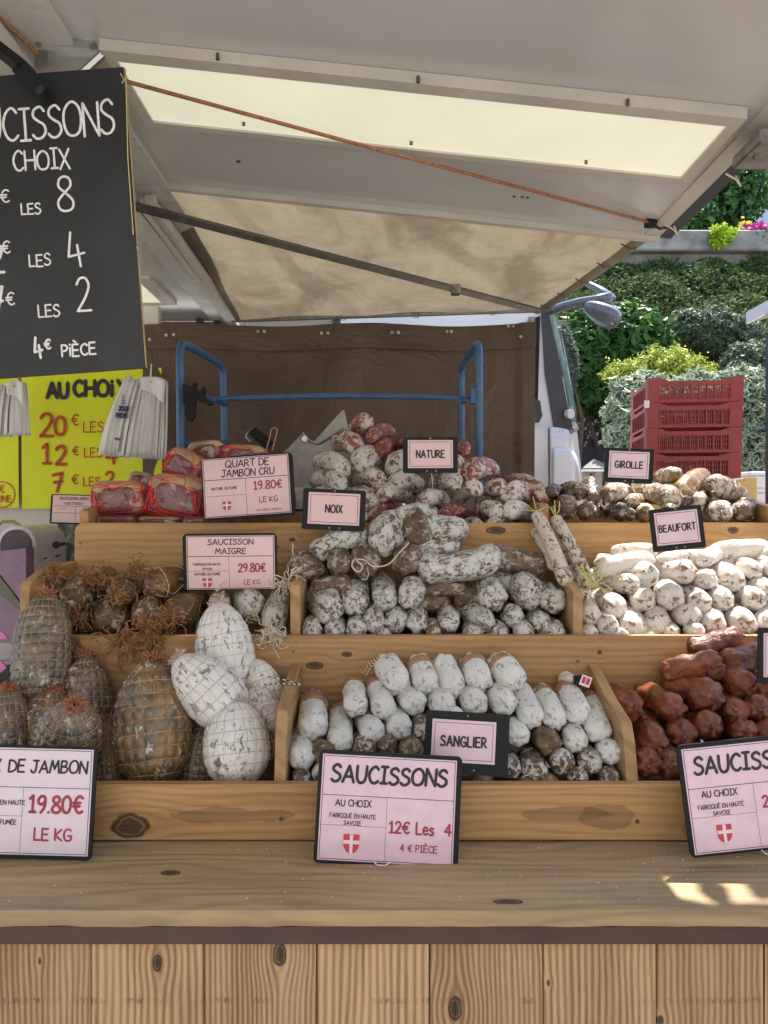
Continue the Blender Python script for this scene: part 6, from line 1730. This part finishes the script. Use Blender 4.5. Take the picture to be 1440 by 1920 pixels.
# ================================================================== NETTED HAMS, front tray
def ham(label, top, bot, b, d, mk, netm='net_tan', group='netted hams in the front tray', tuftm='twine_orange', lean=.0, neck=.30, n=18, nr=None, tuft=26, fat=.5, twist=0.0, seed=1, netr=.0012, bulge=.065, tl=.024):
    """top/bot: photo pixels of neck and foot, b: half width px, d: depth of the centre; lean: how far the neck lies back (m)"""
    T0 = P(top[0], top[1], d + lean); B0_ = P(bot[0], bot[1], d - lean * .3)
    H = (T0 - B0_).length; R = b / F * d
    mat3 = axis_frame(T0, B0_)
    me_n = nr or max(8, int(H / (2 * math.pi * R / n)))
    nv, nu = n * 6, me_n * 6
    def prof_(u):                       # u 0 foot .. 1 neck
        e = math.sin(math.pi * min(1, u ** (fat + .35))) if False else 0
        # superellipse foot, long taper to the neck
        pk = .44
        if u < pk: q = math.sqrt(max(0, 1 - ((pk - u) / pk) ** 2.2))
        else: q = max(0.0, 1 - ((u - pk) / (1 - pk)) ** 2.9) ** .66 * (1 - neck * .4) + neck * .4 * (1 - u) / (1 - pk)
        return max(q, 0.0)
    wob = seed * 3.3
    def surf(u, v, lift=0.0, bl=True):
        a = 2 * math.pi * v + twist * u
        rr = R * max(prof_(u), .07 if u > .5 else .0)
        cell = abs(math.sin(math.pi * n * v)) * abs(math.sin(math.pi * me_n * u))
        nn = mnoise.noise(Vector((u * 2.5 + wob, math.cos(a) * .9, math.sin(a) * .9)))
        rr *= 1 + .10 * nn
        rr += R * ((.03 if mk == 'ham_white' else bulge) * (cell ** .5) if bl else 0) + lift
        return Vector(((u - .5) * H, math.cos(a) * rr, math.sin(a) * rr * .92))
    mb = MB(); mb.grid(lambda v, u: surf(u, v), nv, nu, closeu=True)
    me = bpy.data.meshes.new('netted_ham'); me.from_pydata(mb.v, [], mb.f); me.update()
    me.polygons.foreach_set('use_smooth', [True] * len(me.polygons)); me.materials.append(M[mk])
    o = bpy.data.objects.new('netted_ham', me); C.objects.link(o)
    o.matrix_world = Matrix.Translation((T0 + B0_) / 2) @ mat3.to_4x4()
    tag(o, label, 'ham', group)
    mb = MB(); rnd = random.Random(seed)
    for j in range(n):
        mb.tube([surf(u / 30, j / n + .006 * math.sin(u * .9 + j), .0002, False) for u in range(1, 31)], netr, 4, cap=False)
    for i in range(1, me_n):
        ph = rnd.uniform(0, 6)
        mb.tube([surf(i / me_n + .006 * math.sin(k_ / 4 + ph), k_ / 48, .0006, False) for k_ in range(49)], netr, 4, cap=False)
    local_child('netting', mb, M[netm], o)
    if tuft:
        mb = MB()
        for k_ in range(tuft):
            a = rnd.uniform(0, 6.28); curl(mb, (H * .5 - .004, math.cos(a) * R * .12, math.sin(a) * R * .12), (1, math.cos(a) * 1.1, math.sin(a) * 1.1), tl * rnd.uniform(.5, 1.2), .0011, rnd, 7, .7)
        local_child('string_tuft', mb, M[tuftm], o)
    return o
ham('tall grey-brown netted ham leaning against the tray side, orange tuft on top', (86, 1112), (74, 1332), 53, 1.57, 'ham_dark', lean=.06, seed=1, n=20, tuft=60)
ham('small grey netted ham standing behind, between the tall one and the biggest', (160, 1228), (166, 1420), 46, 1.56, 'ham_dark', lean=.05, seed=2, tuft=40)
ham('biggest brown netted ham with white mould patches, standing in the middle', (285, 1236), (290, 1478), 71, 1.475, 'ham_brown', lean=.06, seed=3, n=20, netr=.0013, tuft=60)
ham('netted ham lying with its knotted end towards the buyer, above the ham price sign', (140, 1322), (118, 1440), 58, 1.455, 'ham_dark', lean=-.06, seed=4, n=20, tuft=70, neck=.2)
ham('brownish netted ham just behind the one with the forward knot', (98, 1292), (78, 1450), 52, 1.51, 'ham_brown', lean=.03, seed=5, tuft=40)
ham('netted ham partly cut off at the tray end, pinkish tuft on top', (16, 1290), (10, 1450), 42, 1.47, 'ham_dark', lean=.03, seed=6, tuft=60)
ham('small dark brown netted ham low between the sign and the biggest ham', (208, 1350), (214, 1490), 34, 1.50, 'ham_brown', lean=.03, seed=7, tuft=20)
ham('dark netted ham low in the shade between the biggest ham and the white ones', (385, 1350), (366, 1500), 42, 1.52, 'ham_dark', lean=.03, seed=8, tuft=0)
ham('white netted ham at the top, upright against the middle tray', (408, 1128), (432, 1318), 55, 1.60, 'ham_white', 'net_pink', tuftm='net_pink', lean=.03, seed=9, n=18, tuft=46, netr=.0009, tl=.022)
ham('white netted ham lying slantwise with its neck towards the biggest ham', (330, 1232), (452, 1356), 60, 1.515, 'ham_white', 'net_pink', tuftm='net_pink', lean=.0, seed=10, n=18, tuft=50, netr=.0009, neck=.6, tl=.02)
ham('white netted ham standing in front, short and round, beside the tray divider', (440, 1312), (448, 1478), 62, 1.445, 'ham_white', 'net_pink', tuftm='net_pink', lean=.04, seed=11, n=18, tuft=60, netr=.0009, tl=.022)
ham('white ham with brown flecks lying behind, highest beside the divider', (478, 1236), (512, 1344), 34, 1.585, 'ham_white', 'net_pink', lean=.02, seed=12, n=14, tuft=0, netr=.0008)
ham('white ham with brown flecks below the other flecked one, red and white loop on it', (476, 1286), (512, 1380), 36, 1.545, 'ham_white', 'net_pink', lean=.02, seed=13, n=14, tuft=26, tuftm='net_pink', netr=.0008, tl=.02)
ham('dark ham deep beside the divider under the flecked white ones', (500, 1340), (505, 1430), 24, 1.55, 'ham_dark', 'net_pink', seed=14, n=12, tuft=0)
mb = MB(); mb.tube([P(492, 1352, 1.50), P(490, 1330, 1.50), P(500, 1320, 1.50), P(514, 1322, 1.495), P(519, 1340, 1.49), P(515, 1385, 1.485), P(512, 1420, 1.475)], .0011, 5)
tag(mb.build('red_string', plain('red_and_white_string', (.6, .2, .17), .8)), 'thin red and white string loop beside the tray divider', 'string')

# ================================================================== CURED HAM QUARTERS, top tray
def quarter(label, cx, cy, w, h, d, ang=0, dep=.10, seed=1, rind=True, nets=True, yaw=0, knot=None, group='vacuum-packed cured ham quarters'):
    s = d / F; W2, H2, D2v = w*s/2, h*s/2, dep/2
    o_rot = facing(ang, 0, yaw)
    ctr = P(cx, cy, d) + Vector((0, dep/2, 0))
    def sf(u, v, lift=0.0):
        a = 2*math.pi*u; ph = math.pi * (v - .5)
        cu, su = math.cos(a), math.sin(a); cp, sp = math.cos(ph), math.sin(ph)
        sg = lambda t, e: math.copysign(abs(t) ** e, t)
        x = sg(cp, .45) * sg(cu, .5) * W2; y = sg(cp, .45) * sg(su, .5) * H2; z = sg(sp, .5) * D2v
        n = mnoise.noise(Vector((x*14 + seed*3, y*14, z*14)))
        k = 1 + .16 * n + lift
        return Vector((x * k * (1 - .10 * y / H2), y * k, z * k))
    mb = MB(); mb.grid(lambda u, v: sf(u, v), 40, 26, closeu=True)
    e = empty('ham_quarter', ctr, label, 'cured ham', group, rot=o_rot)
    mb.build('meat', M['meat'], e, smooth=True, local=True)
    if rind:
        mb = MB(); mb.grid(lambda u, v: sf(.03 + u * .44, .10 + v * .8, .035), 30, 16); mb.build('rind', M['rind'], e, smooth=True, local=True, solid=.004)
    if nets:
        mb = MB(); rnd = random.Random(seed)
        kx, ky = knot or (rnd.uniform(.55, .95), .5)
        for k_ in range(11):
            a0 = rnd.uniform(0, 1)
            pts = []
            for q in range(26):
                t = q / 25; pts.append(sf(a0 + .5 * t * (1 if k_ % 2 else -1) + .03*math.sin(t*6 + k_), .06 + .88 * t, .055))
            mb.tube(pts, .0019, 4, cap=False)
        for k_ in range(5):
            v0 = .25 + .14 * k_; mb.tube([sf(q / 30, v0 + .05*math.sin(q*.7 + k_), .05) for q in range(31)], .0011, 4, cap=False)
        mb.build('red_netting', M['rednet'], e, local=True)
    return e
quarter('red-netted ham quarter closest to the yellow poster, cut face forward', 223, 932, 106, 60, 2.00, 2, .10, 1)
quarter('red-netted ham quarter gathered at a bright red knot, second along the tray', 323, 931, 98, 76, 1.99, -6, .10, 2)
quarter('red-netted ham quarter tilted on top of the second one', 345, 872, 84, 52, 2.06, -28, .10, 3, yaw=-10)
quarter('small ham piece peeping out behind the first quarter', 263, 900, 44, 28, 2.10, -10, .06, 4, nets=False)
quarter('ham quarter with a bare fatty top, no red netting, behind the price sign', 384, 848, 72, 44, 2.14, 8, .10, 5, nets=False)
quarter('red-netted ham quarter at the top behind the price sign with a string loop', 452, 854, 84, 42, 2.12, -3, .10, 6)
quarter('ham quarter wedged between the knotted one and the price sign', 392, 930, 44, 62, 2.03, 3, .10, 7)
quarter('flat ham slab lying under the first quarter', 214, 976, 78, 20, 1.985, 0, .14, 8, nets=False, rind=False)
quarter('flat ham slab lying under the knotted quarter', 296, 978, 84, 18, 1.985, 0, .14, 9, nets=False)
quarter('flat ham slab lying under the price sign', 372, 976, 66, 18, 1.985, 0, .14, 10, nets=False, rind=False)
quarter('ham quarter hidden behind the large price sign', 490, 925, 110, 70, 2.06, 0, .10, 11)
kq = empty('red_knot', P(288, 942, 1.93), 'bright red gathered knot on the second ham quarter', 'knot')
mb = MB(); rnd = random.Random(5)
for k_ in range(14): curl(mb, P(288, 942, 1.945), (rnd.uniform(-1, 1), -.6, rnd.uniform(-1, 1)), .016, .0016, rnd, 5, .6)
mb.build('string', M['rednet'], kq)
mb = MB(); mb.tube([P(498, 848, 2.06), P(506, 820, 2.06), P(508, 806, 2.06), P(514, 801, 2.06), P(520, 806, 2.06), P(518, 816, 2.06), P(510, 846, 2.06)], .0016, 6); tag(mb.build('string_loop', plain('red_white_loop', (.55, .22, .18), .8)), 'red and white string loop rising behind the large ham price sign', 'string')

# ================================================================== SIGNS
grp = 'framed pink price signs'
big_sign('pink framed price sign QUART DE JAMBON CRU, tilted, on the netted ham quarters', 465, 912, 1.90, 173, 119, 4.0, 4, 0, M['card_salmon'], grp,
  [('QUART DE', .52, .165, 13, 2.0, 1.05), ('JAMBON CRU', .52, .325, 13, 2.0, 1.0)], 0,
  [('NATURE OU FUMÉ', .24, .535, 4.6, .85, 1.0)],
  [('19.80€', .745, .565, 14.5, 2.5, .98), ('LE KG', .745, .79, 10, 1.6, 1.05), ('PAR 2 PIÈCES : 15.80€ le kg', .745, .935, 3.0, .55, .98)], (.49, .365, .64), (.26, .82, 16, 18), mar=(3, 8, 3, 5))
big_sign('pink framed SAUCISSON MAIGRE sign standing above the stout sausages', 431, 1054, 1.765, 176, 108, .6, -3, 0, M['card_salmon'], grp,
  [('SAUCISSON', .5, .165, 10, 1.7, 1.25), ('MAIGRE', .5, .34, 10, 1.7, 1.25)], 0,
  [('FABRIQUÉ EN HAUTE', .23, .55, 3.8, .8, 1.1), ('SAVOIE', .23, .635, 3.8, .8, 1.1), ('NATURE OU FUMÉ', .23, .735, 4.2, .85, 1.1)],
  [('29.80€', .74, .675, 15, 2.9, .88), ('LE KG', .74, .91, 8.5, 1.4, 1.1)], (.48, .385, .66), (.23, .88, 18, 18), mar=(7, 4, 4, 3))
big_sign('large pink framed sign DE JAMBON 19.80€ standing on the counter by the hams', 41, 1504, 1.285, 272, 206, -1.5, 5, 0, M['card_lilac'], grp,
  [('NOIX', .2, .225, 22, 3.8, .98), ('DE JAMBON', .672, .225, 22, 3.8, .98)], 0,
  [('FABRIQUÉ EN HAUTE', .33, .535, 8, 1.5, 1.0), ('SAVOIE FUMÉE', .33, .72, 8, 1.5, 1.0)],
  [('19.80€', .75, .60, 30, 5.4, .90), ('LE KG', .74, .86, 21, 3.8, 1.02)], (.505, .37, .64), None, mar=(8, 7, 4, 8))
big_sign('large pink framed price sign SAUCISSONS 12€ leaning on the front tray', 728, 1518, 1.28, 270, 206, -3.0, 5, 0, M['card_pink'], grp,
  [('SAUCISSONS', .5, .255, 30, 5.6, .96)], 0,
  [('AU CHOIX', .245, .485, 11.5, 2.0, 1.0), ('FABRIQUÉ EN HAUTE', .245, .595, 7.6, 1.25, .92), ('SAVOIE', .245, .66, 7.2, 1.2, 1.0)],
  [('12€', .595, .71, 20, 3.8, .95), ('Les', .785, .715, 20, 3.8, .95), ('4', .955, .71, 20, 3.8, 1.0), ('4 € PIÈCE', .745, .88, 12, 2.1, 1.0)], (.495, .385, .668), (.245, .84, 30, 36), mar=(7, 10, 7, 6))
big_sign('large pink framed price sign SAUCISSONS by the smoked sausages, glossy and tilted', 1417, 1489, 1.28, 272, 206, 5.8, 5, 0, M['card_pink'], grp,
  [('SAUCISSONS', .5, .25, 30, 5.6, .96)], 0,
  [('AU CHOIX', .235, .475, 11.5, 2.0, 1.0), ('FABRIQUÉ EN HAUTE', .235, .585, 7.6, 1.25, .92), ('SAVOIE', .235, .65, 7.2, 1.2, 1.0)],
  [('20€ Les 8', .745, .62, 20, 3.8, .92), ('4 € PIÈCE', .745, .85, 12, 2.1, 1.0)], (.49, .385, .66), (.235, .83, 28, 34), mar=(8, 9, 8, 5))
for (px, py, d_) in ((718, 1621, 1.262), (1446, 1600, 1.262)):
    mb = MB(); mb.tube([P(px - 18, py - 6, d_), P(px - 10, py + 1, d_ - .006), P(px + 4, py + 2, d_ - .008), P(px + 14, py - 5, d_)], .0012, 6); tag(mb.build('wire_foot', M['steel']), 'bent steel wire foot under the ' + ('large SAUCISSONS sign in the middle' if px < 1000 else 'glossy SAUCISSONS sign by the smoked sausages'), 'wire')
small_sign('small pink NOIX sign in a black frame above the grey walnut sausages', 'NOIX', 626, 956, 1.835, 118, 77, -2.6, 0, 0, M['card_salmon'], 21, pin=26, pinx=-6)
small_sign('small pink NATURE sign in a black frame on top of the white-bloomed sausages', 'NATURE', 807, 853, 1.96, 103, 68, .2, 0, 0, M['card_salmon'], 20, pin=28, pinx=2)
small_sign('small pink GIROLLE sign in a black frame in front of the crates', 'GIROLLE', 1179, 873, 2.0, 88, 65, -3.4, 2, -12, M['card_pink'], 18.5, pin=14)
small_sign('small pink BEAUFORT sign in a black frame, tilted, above the ivory sausages', 'BEAUFORT', 1270, 991, 1.775, 96, 80, 6.2, 2, -6, M['card_pink'], 19, pin=26, pinx=0)
small_sign('larger pink SANGLIER sign in a black frame in front of the white sausages', 'SANGLIER', 875, 1394, 1.375, 158, 114, -3.4, 5, 0, M['card_pink'], 27, mar=(13, 25, 15, 21), pin=10)
small_sign('pink sign in a black frame cut off by the edge above the smoked sausages', 'FUMÉ', 1474, 1230, 1.50, 104, 104, -1, 2, 0, M['card_pink'], 26, mar=(10, 10, 10, 12), pin=20)

# ================================================================== unseen awning added overhead to shade the display, crumbs
aw = empty('shade_awning', (1.8, 1.2, 3.0), 'unseen grey awning added overhead to cast shade on the display', 'awning')
def awn(x0, x1, y0, y1):
    mb = MB(); mb.grid(lambda u, v: (x0 + (x1-x0)*u + .035*mnoise.noise(Vector((v*14, 3, x0))), y0 + (y1-y0)*v + .035*mnoise.noise(Vector((u*60, 5, y0))), 3.0), 40, 40); mb.build('shade_sheet', plain('shade_cloth', (.3, .29, .27), .8), aw, solid=.01)
AX, AY = 3.0 - CAMZ, 0
def proj(X_, Y_): return (X_ + .25 * (3.0 - CAMZ), Y_ + .40 * (3.0 - CAMZ))
(xa, ya), (xb, yb) = proj(.40, -.4), proj(3.0, 1.39)
awn(xa, xb, ya, yb)
(xa, ya), (xb, yb) = proj(.665, 1.395), proj(.68, 1.45)  # gaps between the added sheets shape the sun patch on the counter
awn(xa, xb, ya, yb)
(xa, ya), (xb, yb) = proj(.735, 1.395), proj(3.0, 1.45)
awn(xa, xb, ya, yb)
(xa, ya), (xb, yb) = proj(.40, 1.455), proj(3.0, 1.715)
awn(xa, xb, ya, yb)
for (x, y) in ((3.2, 0.4), (3.2, 2.2)):
    mb = MB(); mb.bbox((x - .03, y - .03, 0), (x + .03, y + .03, 2.99)); mb.build('post', M['van_dark'], aw)
mb = MB(); rnd = random.Random(8)
for k_ in range(170):
    x = rnd.uniform(-.75, .75); y = rnd.uniform(1.14, 1.35)
    s_ = rnd.uniform(.0004, .0011); mb.box((x, y, TOPZ + .0012 + s_/2), (s_*rnd.uniform(1, 3), s_, s_))
tag(mb.build('crumbs', M['emblem_white']), 'tiny white crumbs of mould scattered on the counter top', 'crumbs', kind='stuff')
